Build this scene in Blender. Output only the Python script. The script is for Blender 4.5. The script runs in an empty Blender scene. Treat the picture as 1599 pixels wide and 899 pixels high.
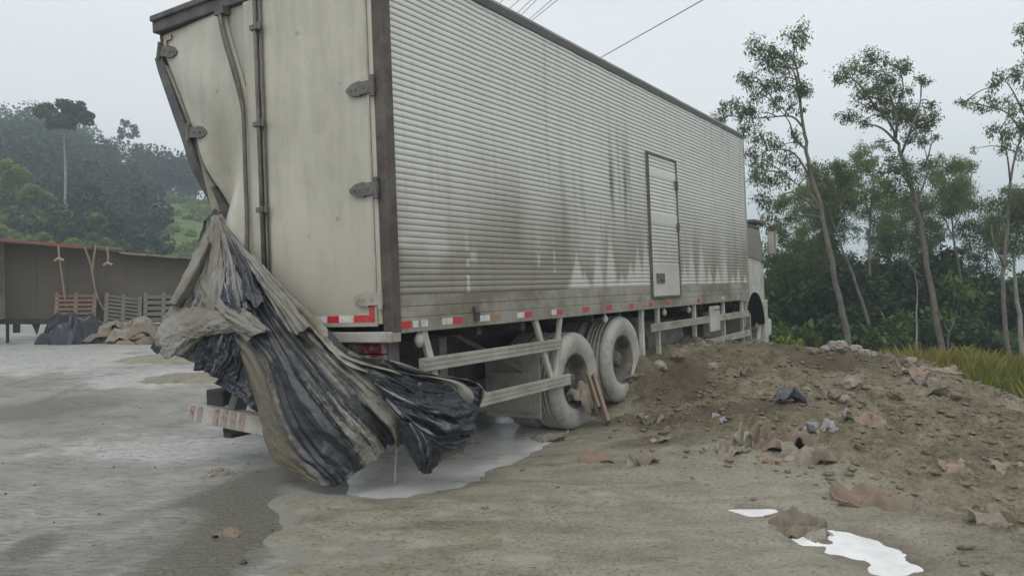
import bpy, bmesh, math, random
import numpy as np
from mathutils import Vector, Matrix, Euler

R = math.radians
# ---------------------------------------------------------------- camera, sky, sun, exposure
scene = bpy.context.scene
col = scene.collection
F_PX, CAM_Z, PITCH = 1206.3, 1.55, 0.01724           # focal length in photo pixels, eye height, pitch down
cam_d = bpy.data.cameras.new('camera')
cam_d.sensor_fit = 'HORIZONTAL'; cam_d.sensor_width = 36.0
cam_d.lens = 36.0 * F_PX / 1599.0
cam_d.clip_start = 0.05; cam_d.clip_end = 3000
cam = bpy.data.objects.new('camera', cam_d); col.objects.link(cam)
cam.location = (0, 0, CAM_Z); cam.rotation_euler = (R(90) - PITCH, 0, 0)
scene.camera = cam

SUN_EL, SUN_AZ = R(58), R(200)                       # azimuth clockwise from +Y
world = bpy.data.worlds.new('World'); scene.world = world; world.use_nodes = True
wt = world.node_tree; wt.nodes.clear()
w_out = wt.nodes.new('ShaderNodeOutputWorld')
w_sky = wt.nodes.new('ShaderNodeTexSky'); w_sky.sky_type = 'NISHITA'; w_sky.sun_disc = False
w_sky.sun_elevation = SUN_EL; w_sky.sun_rotation = SUN_AZ; w_sky.air_density = 1.0; w_sky.dust_density = 4.0
w_hsv = wt.nodes.new('ShaderNodeHueSaturation'); w_hsv.inputs['Saturation'].default_value = 0.35
w_b1 = wt.nodes.new('ShaderNodeBackground'); w_b1.inputs['Strength'].default_value = 0.05
wt.links.new(w_sky.outputs[0], w_hsv.inputs['Color']); wt.links.new(w_hsv.outputs[0], w_b1.inputs['Color'])
w_tc = wt.nodes.new('ShaderNodeTexCoord')
w_mp = wt.nodes.new('ShaderNodeMapping'); w_mp.inputs['Scale'].default_value = (1.2, 1.2, 2.6)
w_ns = wt.nodes.new('ShaderNodeTexNoise'); w_ns.inputs['Scale'].default_value = 1.3; w_ns.inputs['Detail'].default_value = 4
w_cr = wt.nodes.new('ShaderNodeValToRGB')
w_cr.color_ramp.elements[0].position = 0.3; w_cr.color_ramp.elements[0].color = (0.70, 0.725, 0.745, 1)
w_cr.color_ramp.elements[1].position = 0.72; w_cr.color_ramp.elements[1].color = (0.86, 0.868, 0.868, 1)
wt.links.new(w_tc.outputs['Generated'], w_mp.inputs[0]); wt.links.new(w_mp.outputs[0], w_ns.inputs['Vector'])
wt.links.new(w_ns.outputs[0], w_cr.inputs[0])
w_b2 = wt.nodes.new('ShaderNodeBackground'); w_b2.inputs['Strength'].default_value = 0.98
wt.links.new(w_cr.outputs[0], w_b2.inputs['Color'])
w_add = wt.nodes.new('ShaderNodeAddShader')
wt.links.new(w_b1.outputs[0], w_add.inputs[0]); wt.links.new(w_b2.outputs[0], w_add.inputs[1])
wt.links.new(w_add.outputs[0], w_out.inputs['Surface'])

sun_d = bpy.data.lights.new('sun', 'SUN'); sun_d.energy = 0.7; sun_d.angle = R(25); sun_d.color = (1, 0.97, 0.92)
sun = bpy.data.objects.new('sun', sun_d); col.objects.link(sun)
sd = Vector((math.sin(SUN_AZ) * math.cos(SUN_EL), math.cos(SUN_AZ) * math.cos(SUN_EL), math.sin(SUN_EL)))
sun.rotation_euler = sd.to_track_quat('Z', 'Y').to_euler(); sun.location = (0, 0, 30)

scene.view_settings.view_transform = 'Standard'; scene.view_settings.look = 'None'
scene.view_settings.exposure = 0.0; scene.view_settings.gamma = 1.0
scene.view_settings.use_curve_mapping = False
scene.render.engine = 'CYCLES'
scene.cycles.use_denoising = True
scene.cycles.max_bounces = 6; scene.cycles.volume_bounces = 1
scene.cycles.transparent_max_bounces = 8

# ---------------------------------------------------------------- pixel helpers
CP, SP = math.cos(PITCH), math.sin(PITCH)
def ray(px, py):
    a = (px - 799.5) / F_PX; b = -(py - 449.5) / F_PX
    return Vector((a, CP + b * SP, -SP + b * CP))
def at(px, py, depth):
    d = ray(px, py); return Vector((0, 0, CAM_Z)) + d * (depth / d.y)
def onz(px, py, z=0.0):
    d = ray(px, py); return Vector((0, 0, CAM_Z)) + d * ((z - CAM_Z) / d.z)
def proj(p):
    q = (p[0], p[1], p[2] - CAM_Z)
    d = q[1] * CP - q[2] * SP; u = q[2] * CP + q[1] * SP
    return 799.5 + F_PX * q[0] / d, 449.5 - F_PX * u / d

# ---------------------------------------------------------------- noise
def _hash(ix, iy, s):
    h = (ix.astype(np.int64) * 374761393 + iy.astype(np.int64) * 668265263 + s * 1274126177) & 0xFFFFFFFF
    h = ((h ^ (h >> 13)) * 1274126177) & 0xFFFFFFFF
    return ((h ^ (h >> 16)) & 0xFFFFFF) / float(0xFFFFFF)
def vnoise(x, y, s=0):
    x = np.asarray(x, float); y = np.asarray(y, float)
    ix = np.floor(x); iy = np.floor(y); fx = x - ix; fy = y - iy
    fx = fx * fx * fx * (fx * (fx * 6 - 15) + 10); fy = fy * fy * fy * (fy * (fy * 6 - 15) + 10)
    a = _hash(ix, iy, s); b = _hash(ix + 1, iy, s); c = _hash(ix, iy + 1, s); d = _hash(ix + 1, iy + 1, s)
    return (a + (b - a) * fx + (c - a) * fy + (a - b - c + d) * fx * fy) * 2 - 1
def fbm(x, y, o=4, s=0, g=0.5):
    r = 0; a = 1.0; t = 0
    for k in range(o):
        c, sn = math.cos(0.6 * k), math.sin(0.6 * k)
        r = r + a * vnoise((x * c - y * sn) * 2.03 ** k + 17.3 * k, (x * sn + y * c) * 2.03 ** k - 9.1 * k, s + k)
        t += a; a *= g
    return r / t
def sstep(a, b, x):
    t = np.clip((np.asarray(x, float) - a) / (b - a), 0, 1); return t * t * (3 - 2 * t)

# ---------------------------------------------------------------- object helpers
def tag(o, label=None, cat=None, group=None, kind=None):
    if label: o['label'] = label
    if cat: o['category'] = cat
    if group: o['group'] = group
    if kind: o['kind'] = kind
    return o
def empty(name, loc=(0, 0, 0), rot=(0, 0, 0)):
    o = bpy.data.objects.new(name, None); col.objects.link(o); o.location = loc; o.rotation_euler = rot
    o.empty_display_size = 0.2
    return o
def link(name, me, mat=None, parent=None, smooth=False):
    if mat: me.materials.append(mat)
    if smooth: me.polygons.foreach_set('use_smooth', np.ones(len(me.polygons), bool))
    o = bpy.data.objects.new(name, me); col.objects.link(o)
    if parent is not None: o.parent = parent
    return o
def npmesh(name, V, Q, attrs=None, uv=None):
    """fast mesh from numpy arrays; Q is (n,k) with k = 3 or 4"""
    V = np.asarray(V, np.float32); Q = np.asarray(Q, np.int32)
    me = bpy.data.meshes.new(name)
    me.vertices.add(len(V)); me.vertices.foreach_set('co', V.ravel())
    n, k = Q.shape
    me.loops.add(n * k); me.loops.foreach_set('vertex_index', Q.ravel())
    me.polygons.add(n); me.polygons.foreach_set('loop_start', np.arange(0, n * k, k, dtype=np.int32))
    me.update(calc_edges=True)
    for a, arr in (attrs or {}).items():
        at_ = me.attributes.new(a, 'FLOAT', 'POINT'); at_.data.foreach_set('value', np.asarray(arr, np.float32).ravel())
    if uv is not None:
        l = me.uv_layers.new(name='UVMap'); l.data.foreach_set('uv', np.asarray(uv, np.float32)[Q.ravel()].ravel())
    return me
def gridfaces(nu, nv):
    i = np.arange(nu - 1)[:, None]; j = np.arange(nv - 1)[None, :]
    a = (i * nv + j).ravel()
    return np.stack([a, a + nv, a + nv + 1, a + 1], 1)

class MB:
    def __init__(s): s.v = []; s.f = []
    def add(s, vs, fs):
        n = len(s.v); s.v += [tuple(v) for v in vs]; s.f += [tuple(i + n for i in f) for f in fs]; return s
    def box(s, x0, x1, y0, y1, z0, z1, M=None):
        vs = [Vector((x, y, z)) for x in (x0, x1) for y in (y0, y1) for z in (z0, z1)]
        if M is not None: vs = [M @ v for v in vs]
        return s.add(vs, [(0, 1, 3, 2), (4, 6, 7, 5), (0, 4, 5, 1), (2, 3, 7, 6), (0, 2, 6, 4), (1, 5, 7, 3)])
    def bar(s, p0, p1, w, h, up=(0, 0, 1)):
        p0 = Vector(p0); p1 = Vector(p1); d = (p1 - p0).normalized(); u = Vector(up)
        a = d.cross(u)
        if a.length < 1e-4: a = d.cross(Vector((0, 1, 0)))
        a.normalize(); b = a.cross(d)
        vs = [p + a * (sx * w / 2) + b * (sz * h / 2) for p in (p0, p1) for sx in (-1, 1) for sz in (-1, 1)]
        return s.add(vs, [(0, 1, 3, 2), (4, 6, 7, 5), (0, 4, 5, 1), (2, 3, 7, 6), (0, 2, 6, 4), (1, 5, 7, 3)])
    def tube(s, path, r, n=8):
        path = [Vector(p) for p in path]; m = len(path)
        rr = r if isinstance(r, (list, tuple)) else [r] * m
        vs = []; ref = None
        for i, p in enumerate(path):
            d = (path[min(i + 1, m - 1)] - path[max(i - 1, 0)]).normalized()
            if ref is None: ref = d.orthogonal().normalized()
            a = (ref - d * ref.dot(d)).normalized(); ref = a; b = d.cross(a)
            vs += [p + (a * math.cos(2 * math.pi * k / n) + b * math.sin(2 * math.pi * k / n)) * rr[i] for k in range(n)]
        fs = [(i * n + k, i * n + (k + 1) % n, (i + 1) * n + (k + 1) % n, (i + 1) * n + k) for i in range(m - 1) for k in range(n)]
        fs += [tuple(range(n))[::-1], tuple((m - 1) * n + k for k in range(n))]
        return s.add(vs, fs)
    def lathe(s, prof, n=48, M=None):
        """prof = [(radius, y)], turned about local Y"""
        vs = []; m = len(prof)
        for r, y in prof:
            for k in range(n):
                a = 2 * math.pi * k / n; vs.append(Vector((r * math.cos(a), y, r * math.sin(a))))
        if M is not None: vs = [M @ v for v in vs]
        fs = [(i * n + k, (i + 1) * n + k, (i + 1) * n + (k + 1) % n, i * n + (k + 1) % n) for i in range(m - 1) for k in range(n)]
        return s.add(vs, fs)
    def prism(s, poly, y0, y1, M=None):
        """poly of (x,z), extruded along y"""
        n = len(poly)
        vs = [Vector((x, y0, z)) for x, z in poly] + [Vector((x, y1, z)) for x, z in poly]
        if M is not None: vs = [M @ v for v in vs]
        fs = [tuple(range(n)), tuple(range(2 * n - 1, n - 1, -1))] + [(i, i + n, (i + 1) % n + n, (i + 1) % n) for i in range(n)]
        return s.add(vs, fs)
    def build(s, name, mat, parent=None, bevel=0, smooth=False):
        me = bpy.data.meshes.new(name); me.from_pydata(s.v, [], s.f)
        bm = bmesh.new(); bm.from_mesh(me); bmesh.ops.recalc_face_normals(bm, faces=bm.faces)
        if bevel:
            bmesh.ops.bevel(bm, geom=[e for e in bm.edges if len(e.link_faces) == 2 and e.calc_face_angle(0) > 0.5],
                            offset=bevel, segments=2, affect='EDGES', profile=0.6)
        bm.to_mesh(me); bm.free()
        return link(name, me, mat, parent, smooth)

# ---------------------------------------------------------------- materials
class NT:
    def __init__(s, name):
        s.m = bpy.data.materials.new(name); s.m.use_nodes = True; s.t = s.m.node_tree; s.n = s.t.nodes
        s.b = s.n['Principled BSDF']; s.out = s.n['Material Output']
    def node(s, kind, **inp):
        nd = s.n.new(kind)
        for k, v in inp.items():
            k = k.replace('_', ' ')
            if isinstance(v, bpy.types.NodeSocket): s.t.links.new(v, nd.inputs[k])
            else: nd.inputs[k].default_value = v
        return nd
    def set(s, **inp):
        for k, v in inp.items():
            k = k.replace('_', ' ')
            if isinstance(v, bpy.types.NodeSocket): s.t.links.new(v, s.b.inputs[k])
            else: s.b.inputs[k].default_value = v
        return s
    def coord(s, which='Object', scale=(1, 1, 1)):
        tc = s.n.new('ShaderNodeTexCoord'); mp = s.n.new('ShaderNodeMapping'); mp.inputs['Scale'].default_value = scale
        s.t.links.new(tc.outputs[which], mp.inputs[0]); return mp.outputs[0]
    def noise(s, vec, scale, detail=5, rough=0.55, dist=0):
        nd = s.n.new('ShaderNodeTexNoise'); s.t.links.new(vec, nd.inputs['Vector'])
        nd.inputs['Scale'].default_value = scale; nd.inputs['Detail'].default_value = detail
        nd.inputs['Roughness'].default_value = rough; nd.inputs['Distortion'].default_value = dist
        return nd.outputs[0]
    def ramp(s, fac, stops):
        nd = s.n.new('ShaderNodeValToRGB'); s.t.links.new(fac, nd.inputs[0]); e = nd.color_ramp.elements
        while len(e) < len(stops): e.new(0.5)
        for el, (p, c) in zip(e, stops):
            el.position = p; el.color = (c, c, c, 1) if isinstance(c, (int, float)) else (*c, 1)
        return nd.outputs[0]
    def mix(s, fac, a, b, mode='MIX'):
        nd = s.n.new('ShaderNodeMix'); nd.data_type = 'RGBA'; nd.blend_type = mode
        for sock, v in ((nd.inputs[0], fac), (nd.inputs[6], a), (nd.inputs[7], b)):
            if isinstance(v, bpy.types.NodeSocket): s.t.links.new(v, sock)
            else: sock.default_value = v if isinstance(v, (int, float)) else (*v, 1)
        return nd.outputs[2]
    def math(s, op, a, b=0.0, clamp=False):
        nd = s.n.new('ShaderNodeMath'); nd.operation = op; nd.use_clamp = clamp
        for sock, v in ((nd.inputs[0], a), (nd.inputs[1], b)):
            if isinstance(v, bpy.types.NodeSocket): s.t.links.new(v, sock)
            else: sock.default_value = v
        return nd.outputs[0]
    def attr(s, name):
        nd = s.n.new('ShaderNodeAttribute'); nd.attribute_name = name; return nd.outputs['Fac']
    def bump(s, h, strength=0.5, dist=0.02, prev=None):
        nd = s.n.new('ShaderNodeBump'); nd.inputs['Strength'].default_value = strength; nd.inputs['Distance'].default_value = dist
        s.t.links.new(h, nd.inputs['Height'])
        if prev is not None: s.t.links.new(prev, nd.inputs['Normal'])
        s.t.links.new(nd.outputs[0], s.b.inputs['Normal']); return nd.outputs[0]

ALB = 1.04
def worn(name, base, dirt=(0.2, 0.18, 0.145), amount=0.5, rough=0.5, metal=0.0, scale=4.0, coord='Object', bump=0.15, spread=0.14):
    """a painted or metal surface with patches of dried mud on it"""
    base = tuple(x * ALB for x in base); dirt = tuple(x * ALB for x in dirt)
    t = NT(name); v = t.coord(coord)
    n1 = t.noise(v, scale, 8, 0.62); n2 = t.noise(v, scale * 7, 4, 0.6)
    mask = t.ramp(t.math('ADD', t.math('MULTIPLY', n1, 0.75), t.math('MULTIPLY', n2, 0.25)),
                  [(max(0.0, 0.5 + (0.5 - amount) * 0.5 - spread), 0.0), (min(1.0, 0.5 + (0.5 - amount) * 0.5 + spread), 1.0)])
    c0 = t.mix(n2, tuple(x * 0.85 for x in base), tuple(min(1, x * 1.12) for x in base))
    t.set(Base_Color=t.mix(mask, c0, dirt), Roughness=t.mix(mask, (rough,) * 3, (0.85,) * 3))
    if metal: t.set(Metallic=t.math('SUBTRACT', metal, t.math('MULTIPLY', mask, metal)))
    if bump: t.bump(t.math('ADD', n2, t.math('MULTIPLY', mask, 0.8)), bump, 0.01)
    return t.m

M = {}
M['cream_paint'] = worn('cream_paint', (0.50, 0.475, 0.385), (0.38, 0.36, 0.285), 0.34, 0.42, scale=1.6, bump=0.05, spread=0.3)
t = NT('cream_paint_worn'); v = t.coord('Object'); n1 = t.noise(v, 1.5, 6, 0.6, 0.5); n2 = t.noise(t.coord('Object', (6, 6, 0.7)), 1.6, 6, 0.6); n3 = t.noise(v, 34, 5, 0.7); n4 = t.noise(v, 9, 3, 0.5)
c = t.ramp(t.math('ADD', t.math('MULTIPLY', n1, 0.6), t.math('MULTIPLY', n2, 0.4)), [(0.34, (0.36, 0.345, 0.285)), (0.5, (0.46, 0.442, 0.365)), (0.64, (0.55, 0.53, 0.445))])
c = t.mix(t.math('MULTIPLY', t.ramp(n3, [(0.27, 1.0), (0.36, 0.0)]), 0.75), c, (0.16, 0.145, 0.11))
c = t.mix(t.math('MULTIPLY', t.ramp(n4, [(0.24, 1.0), (0.31, 0.0)]), 0.6), c, (0.22, 0.20, 0.16))
low = t.node('ShaderNodeSeparateXYZ', Vector=v)
sp = t.ramp(t.math('SUBTRACT', t.math('ADD', t.math('MULTIPLY', n1, 0.5), t.math('MULTIPLY', n2, 0.5)), t.math('MULTIPLY', low.outputs[2], 0.28)), [(0.30, 0.0), (0.48, 1.0)])
c = t.mix(t.math('MULTIPLY', sp, 0.55), c, (0.29, 0.268, 0.208))
t.set(Base_Color=c, Roughness=t.ramp(n1, [(0.3, 0.32), (0.7, 0.55)])); t.bump(t.noise(v, 2.2, 3, 0.5), 0.25, 0.03)
M['cream_paint'] = t.m
M['dark_frame'] = worn('dark_frame', (0.05, 0.05, 0.055), (0.16, 0.15, 0.13), 0.35, 0.5, scale=6)
M['rust_post'] = worn('rust_post', (0.065, 0.045, 0.038), (0.17, 0.16, 0.14), 0.35, 0.6, scale=2.2)
M['grey_steel'] = worn('grey_steel', (0.10, 0.10, 0.098), (0.2, 0.19, 0.16), 0.4, 0.5, 0.3, scale=9)
M['rod_steel'] = worn('rod_steel', (0.17, 0.16, 0.14), (0.09, 0.075, 0.06), 0.5, 0.5, 0.3, scale=8)
M['muddy_alu'] = worn('muddy_alu', (0.48, 0.465, 0.42), (0.24, 0.218, 0.168), 0.48, 0.5, 0.25, scale=3)
M['muddy_board'] = worn('muddy_board', (0.46, 0.44, 0.39), (0.185, 0.165, 0.125), 0.62, 0.55, 0.2, scale=1.7)
M['muddy_white'] = worn('muddy_white', (0.55, 0.54, 0.50), (0.29, 0.27, 0.22), 0.45, 0.5, scale=3)
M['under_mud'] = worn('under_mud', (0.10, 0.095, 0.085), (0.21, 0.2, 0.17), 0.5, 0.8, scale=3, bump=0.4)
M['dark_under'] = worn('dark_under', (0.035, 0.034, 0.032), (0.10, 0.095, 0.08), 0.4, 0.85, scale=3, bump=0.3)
M['tyre'] = worn('tyre_muddy', (0.12, 0.125, 0.13), (0.40, 0.385, 0.34), 0.74, 0.8, scale=3.5, bump=0.35)
M['rim'] = worn('rim_muddy', (0.06, 0.055, 0.048), (0.20, 0.182, 0.148), 0.5, 0.7, scale=7, bump=0.35)
M['flap'] = worn('flap_muddy', (0.17, 0.165, 0.15), (0.28, 0.265, 0.225), 0.6, 0.75, scale=3, bump=0.2)
M['red_tape'] = worn('red_tape', (0.50, 0.02, 0.03), (0.3, 0.2, 0.16), 0.22, 0.35, scale=25, bump=0.05)
M['red_stripe'] = worn('red_stripe', (0.46, 0.03, 0.04), (0.36, 0.33, 0.28), 0.62, 0.4, scale=14, bump=0.05, spread=0.04)
M['white_tape'] = worn('white_tape', (0.66, 0.66, 0.64), (0.33, 0.31, 0.25), 0.4, 0.4, scale=20, bump=0.05)
M['orange_tape'] = worn('orange_tape', (0.36, 0.17, 0.05), (0.26, 0.23, 0.17), 0.45, 0.45, scale=20, bump=0.05)
M['red_lens'] = worn('red_lens', (0.26, 0.02, 0.045), (0.42, 0.40, 0.35), 0.55, 0.3, scale=9, bump=0.1, spread=0.05)
M['glass'] = NT('dark_glass').set(Base_Color=(0.05, 0.055, 0.055, 1), Roughness=0.25).m
M['dusty_glass'] = worn('dusty_glass', (0.16, 0.155, 0.14), (0.3, 0.28, 0.24), 0.4, 0.35, scale=4, bump=0)
M['plank_wood'] = worn('plank_wood', (0.20, 0.13, 0.08), (0.22, 0.2, 0.16), 0.5, 0.8, scale=8)
M['rope'] = worn('rope', (0.42, 0.32, 0.22), (0.3, 0.27, 0.22), 0.4, 0.9, scale=30)
M['red_paint'] = worn('red_board', (0.24, 0.04, 0.045), (0.13, 0.10, 0.09), 0.45, 0.6, scale=2)
M['trailer_bed'] = worn('trailer_bed', (0.105, 0.088, 0.066), (0.16, 0.14, 0.106), 0.45, 0.85, scale=0.9, spread=0.3)
M['wire'] = NT('wire').set(Base_Color=(0.22, 0.22, 0.23, 1), Roughness=0.6).m

def sack_mat(name, base, dirt, amount):
    return worn(name, base, dirt, amount, 0.9, scale=6, bump=0.3)
M['sack_brown'] = sack_mat('sack_brown', (0.235, 0.155, 0.11), (0.17, 0.145, 0.11), 0.55)
M['sack_pink'] = sack_mat('sack_pink', (0.35, 0.235, 0.185), (0.2, 0.17, 0.13), 0.5)
M['sack_grey'] = sack_mat('sack_grey', (0.33, 0.295, 0.245), (0.17, 0.145, 0.11), 0.6)
M['sack_dark'] = sack_mat('sack_dark', (0.15, 0.125, 0.095), (0.19, 0.16, 0.12), 0.5)
M['sack_lining'] = sack_mat('sack_lining', (0.46, 0.43, 0.38), (0.24, 0.21, 0.16), 0.45)
M['plastic_blue'] = worn('plastic_blue', (0.045, 0.055, 0.075), (0.18, 0.18, 0.17), 0.4, 0.35, scale=9)
M['plastic_grey'] = worn('plastic_grey', (0.26, 0.28, 0.31), (0.24, 0.22, 0.18), 0.4, 0.5, scale=9)

# road: slurry-coated concrete
t = NT('road_slurry'); v = t.coord('Object')
vs_ = t.coord('Object', (1.5, 4.6, 1.0)); vl = t.coord('Object', (0.55, 0.9, 1.0))
big = t.noise(vl, 0.55, 5, 0.6, 0.6); mid = t.noise(v, 2.2, 6, 0.6); streak = t.noise(vs_, 5.0, 6, 0.65, 1.2); fine = t.noise(v, 45, 4, 0.7)
wet = t.attr('wet'); pale = t.attr('pale')
c = t.ramp(t.math('ADD', t.math('MULTIPLY', big, 0.55), t.math('MULTIPLY', mid, 0.45)),
           [(0.36, (0.175, 0.168, 0.14)), (0.5, (0.285, 0.28, 0.248)), (0.64, (0.40, 0.398, 0.365))])
c = t.mix(t.math('MULTIPLY', t.ramp(streak, [(0.40, 1.0), (0.50, 0.0)]), 0.62), c, (0.13, 0.122, 0.10))
wm = t.ramp(t.math('ADD', wet, t.math('MULTIPLY', t.math('SUBTRACT', mid, 0.5), 1.3)), [(0.35, 0.0), (0.7, 1.0)])
c = t.mix(wm, c, t.mix(t.ramp(fine, [(0.4, 0.0), (0.62, 1.0)]), (0.085, 0.08, 0.062), (0.19, 0.178, 0.142)))
pm = t.ramp(t.math('ADD', pale, t.math('MULTIPLY', t.math('SUBTRACT', mid, 0.5), 1.0)), [(0.38, 0.0), (0.72, 1.0)])
c = t.mix(t.math('MULTIPLY', t.math('MULTIPLY', pm, 0.85), t.ramp(streak, [(0.38, 0.25), (0.55, 1.0)])), c, (0.53, 0.53, 0.51))
c = t.mix(t.math('MULTIPLY', t.ramp(fine, [(0.35, 1.0), (0.5, 0.0)]), 0.3), c, (0.12, 0.115, 0.1))
t.set(Base_Color=c, Roughness=t.ramp(t.math('ADD', t.math('MULTIPLY', mid, 0.5), t.math('MULTIPLY', streak, 0.5)), [(0.35, 0.22), (0.65, 0.5)]))
t.set(Specular_IOR_Level=0.4)
b0 = t.bump(streak, 0.8, 0.03); t.bump(fine, 0.25, 0.006, b0)
M['road'] = t.m

# mud
t = NT('mud'); v = t.coord('Object')
n1 = t.noise(v, 0.9, 6, 0.6, 0.4); n2 = t.noise(v, 6, 7, 0.65); n3 = t.noise(v, 38, 5, 0.7)
rough_a = t.attr('rough'); smear = t.noise(t.coord('Object', (1.0, 2.6, 1.0)), 1.6, 5, 0.6, 0.8)
c_s = t.ramp(t.math('ADD', t.math('MULTIPLY', smear, 0.7), t.math('MULTIPLY', n2, 0.3)), [(0.33, (0.18, 0.16, 0.115)), (0.5, (0.252, 0.234, 0.178)), (0.68, (0.325, 0.308, 0.25))])
c_r = t.ramp(t.math('ADD', t.math('MULTIPLY', n1, 0.4), t.math('MULTIPLY', n2, 0.6)), [(0.36, (0.08, 0.06, 0.036)), (0.5, (0.19, 0.162, 0.104)), (0.66, (0.33, 0.292, 0.205))])
c = t.mix(rough_a, c_s, c_r)
c = t.mix(t.math('MULTIPLY', t.ramp(n3, [(0.34, 1.0), (0.48, 0.0)]), 0.7), c, (0.05, 0.04, 0.028))
c = t.mix(t.math('MULTIPLY', t.ramp(n3, [(0.56, 0.0), (0.68, 1.0)]), 0.45), c, (0.36, 0.33, 0.28))
pl = t.ramp(t.math('ADD', t.attr('pale'), t.math('MULTIPLY', t.math('SUBTRACT', n2, 0.5), 0.9)), [(0.4, 0.0), (0.75, 1.0)])
c = t.mix(t.math('MULTIPLY', pl, 0.7), c, (0.33, 0.31, 0.27))
ed_ = t.ramp(t.math('ADD', t.attr('thin'), t.math('MULTIPLY', t.math('SUBTRACT', n2, 0.5), 1.5)), [(0.3, 0.0), (0.85, 1.0)])
c = t.mix(ed_, c, t.mix(n3, (0.16, 0.155, 0.13), (0.31, 0.30, 0.262)))
dm = t.ramp(t.math('ADD', t.attr('damp'), t.math('MULTIPLY', t.math('SUBTRACT', n2, 0.5), 1.2)), [(0.35, 0.0), (0.8, 1.0)])
c = t.mix(t.math('MULTIPLY', dm, 0.72), c, (0.085, 0.064, 0.042))
t.set(Base_Color=c, Roughness=t.mix(rough_a, t.ramp(smear, [(0.35, 0.26), (0.65, 0.55)]), (0.88,) * 3), Specular_IOR_Level=0.35)
rs_ = t.math('ADD', t.math('MULTIPLY', rough_a, 0.72), 0.28)
b0 = t.bump(t.math('MULTIPLY', n2, rs_), 0.8, 0.05); t.bump(t.math('MULTIPLY', n3, rs_), 1.0, 0.022, b0)
M['mud'] = t.m

t = NT('white_slurry'); v = t.coord('Object')
n = t.noise(v, 5, 5, 0.6, 0.5)
t.set(Base_Color=t.ramp(n, [(0.3, (0.68, 0.68, 0.675)), (0.6, (0.86, 0.86, 0.855))]), Roughness=0.12); t.bump(t.noise(v, 14, 3), 0.06, 0.01)
M['white_slurry'] = t.m
t = NT('grey_slurry'); v = t.coord('Object')
n = t.noise(v, 2.2, 6, 0.6, 0.5)
t.set(Base_Color=t.ramp(n, [(0.3, (0.34, 0.335, 0.31)), (0.6, (0.50, 0.495, 0.47))]), Roughness=t.ramp(n, [(0.3, 0.2), (0.7, 0.45)])); t.bump(t.noise(v, 20, 4), 0.12, 0.01)
M['grey_slurry'] = t.m
t = NT('ground_soil'); v = t.coord('Object')
n1 = t.noise(v, 0.5, 6, 0.6); n2 = t.noise(v, 6, 6, 0.6)
gm = t.attr('grass')
c = t.mix(n2, (0.06, 0.055, 0.03), (0.14, 0.12, 0.07))
c = t.mix(gm, c, t.ramp(t.math('ADD', t.math('MULTIPLY', n1, 0.5), t.math('MULTIPLY', n2, 0.5)), [(0.38, (0.05, 0.085, 0.02)), (0.55, (0.12, 0.18, 0.035)), (0.68, (0.20, 0.22, 0.07))]))
t.set(Base_Color=c, Roughness=0.95); t.bump(n2, 0.8, 0.2)
M['ground'] = t.m

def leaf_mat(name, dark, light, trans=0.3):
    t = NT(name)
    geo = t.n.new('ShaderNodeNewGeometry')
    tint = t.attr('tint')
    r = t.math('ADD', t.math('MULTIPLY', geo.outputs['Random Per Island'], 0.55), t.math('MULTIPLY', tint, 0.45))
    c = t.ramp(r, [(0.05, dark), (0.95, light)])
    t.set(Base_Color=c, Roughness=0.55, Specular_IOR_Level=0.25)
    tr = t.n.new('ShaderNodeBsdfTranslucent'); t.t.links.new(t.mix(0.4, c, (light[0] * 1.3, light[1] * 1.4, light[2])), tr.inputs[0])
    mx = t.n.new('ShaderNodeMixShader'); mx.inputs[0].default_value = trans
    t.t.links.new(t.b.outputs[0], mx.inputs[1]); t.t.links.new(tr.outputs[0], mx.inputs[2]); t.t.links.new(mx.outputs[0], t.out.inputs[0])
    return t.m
M['leaf_euc'] = leaf_mat('leaf_euc', (0.045, 0.068, 0.028), (0.15, 0.19, 0.08), 0.38)
M['leaf_euc_light'] = leaf_mat('leaf_euc_light', (0.06, 0.095, 0.03), (0.20, 0.25, 0.085), 0.38)
M['leaf_dark'] = leaf_mat('leaf_dark', (0.010, 0.026, 0.008), (0.055, 0.105, 0.024), 0.22)
M['leaf_mid'] = leaf_mat('leaf_mid', (0.026, 0.058, 0.012), (0.12, 0.19, 0.04), 0.25)
M['leaf_far'] = leaf_mat('leaf_far', (0.010, 0.024, 0.010), (0.06, 0.088, 0.032), 0.2)
M['leaf_bright'] = leaf_mat('leaf_bright', (0.06, 0.10, 0.016), (0.26, 0.33, 0.06), 0.3)
M['grass'] = leaf_mat('grass_blades', (0.06, 0.13, 0.015), (0.34, 0.27, 0.09), 0.3)
M['bark'] = worn('bark', (0.19, 0.172, 0.15), (0.09, 0.08, 0.068), 0.45, 0.9, scale=5, bump=0.6)
M['bark_pale'] = worn('bark_pale', (0.33, 0.31, 0.27), (0.17, 0.155, 0.13), 0.35, 0.9, scale=5, bump=0.4)
# ---------------------------------------------------------------- truck frame (needed by the ground as well)
TRUCK_POS = Vector((-0.832, 5.417, 1.145)); TRUCK_YAW = R(57.54); TRUCK_ROLL = R(-2.6)
TRUCK_M = Matrix.Translation(TRUCK_POS) @ Euler((TRUCK_ROLL, 0, TRUCK_YAW), 'XYZ').to_matrix().to_4x4()
def tw(x, y, z): return TRUCK_M @ Vector((x, y, z))
def tside(px, y=0.0):
    """position along the truck whose side plane shows at photo column px"""
    r = (px - 799.5) / F_PX; c, s = math.cos(TRUCK_YAW), math.sin(TRUCK_YAW)
    return (r * (TRUCK_POS.y + c * y) - (TRUCK_POS.x - s * y)) / (c - r * s)

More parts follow.
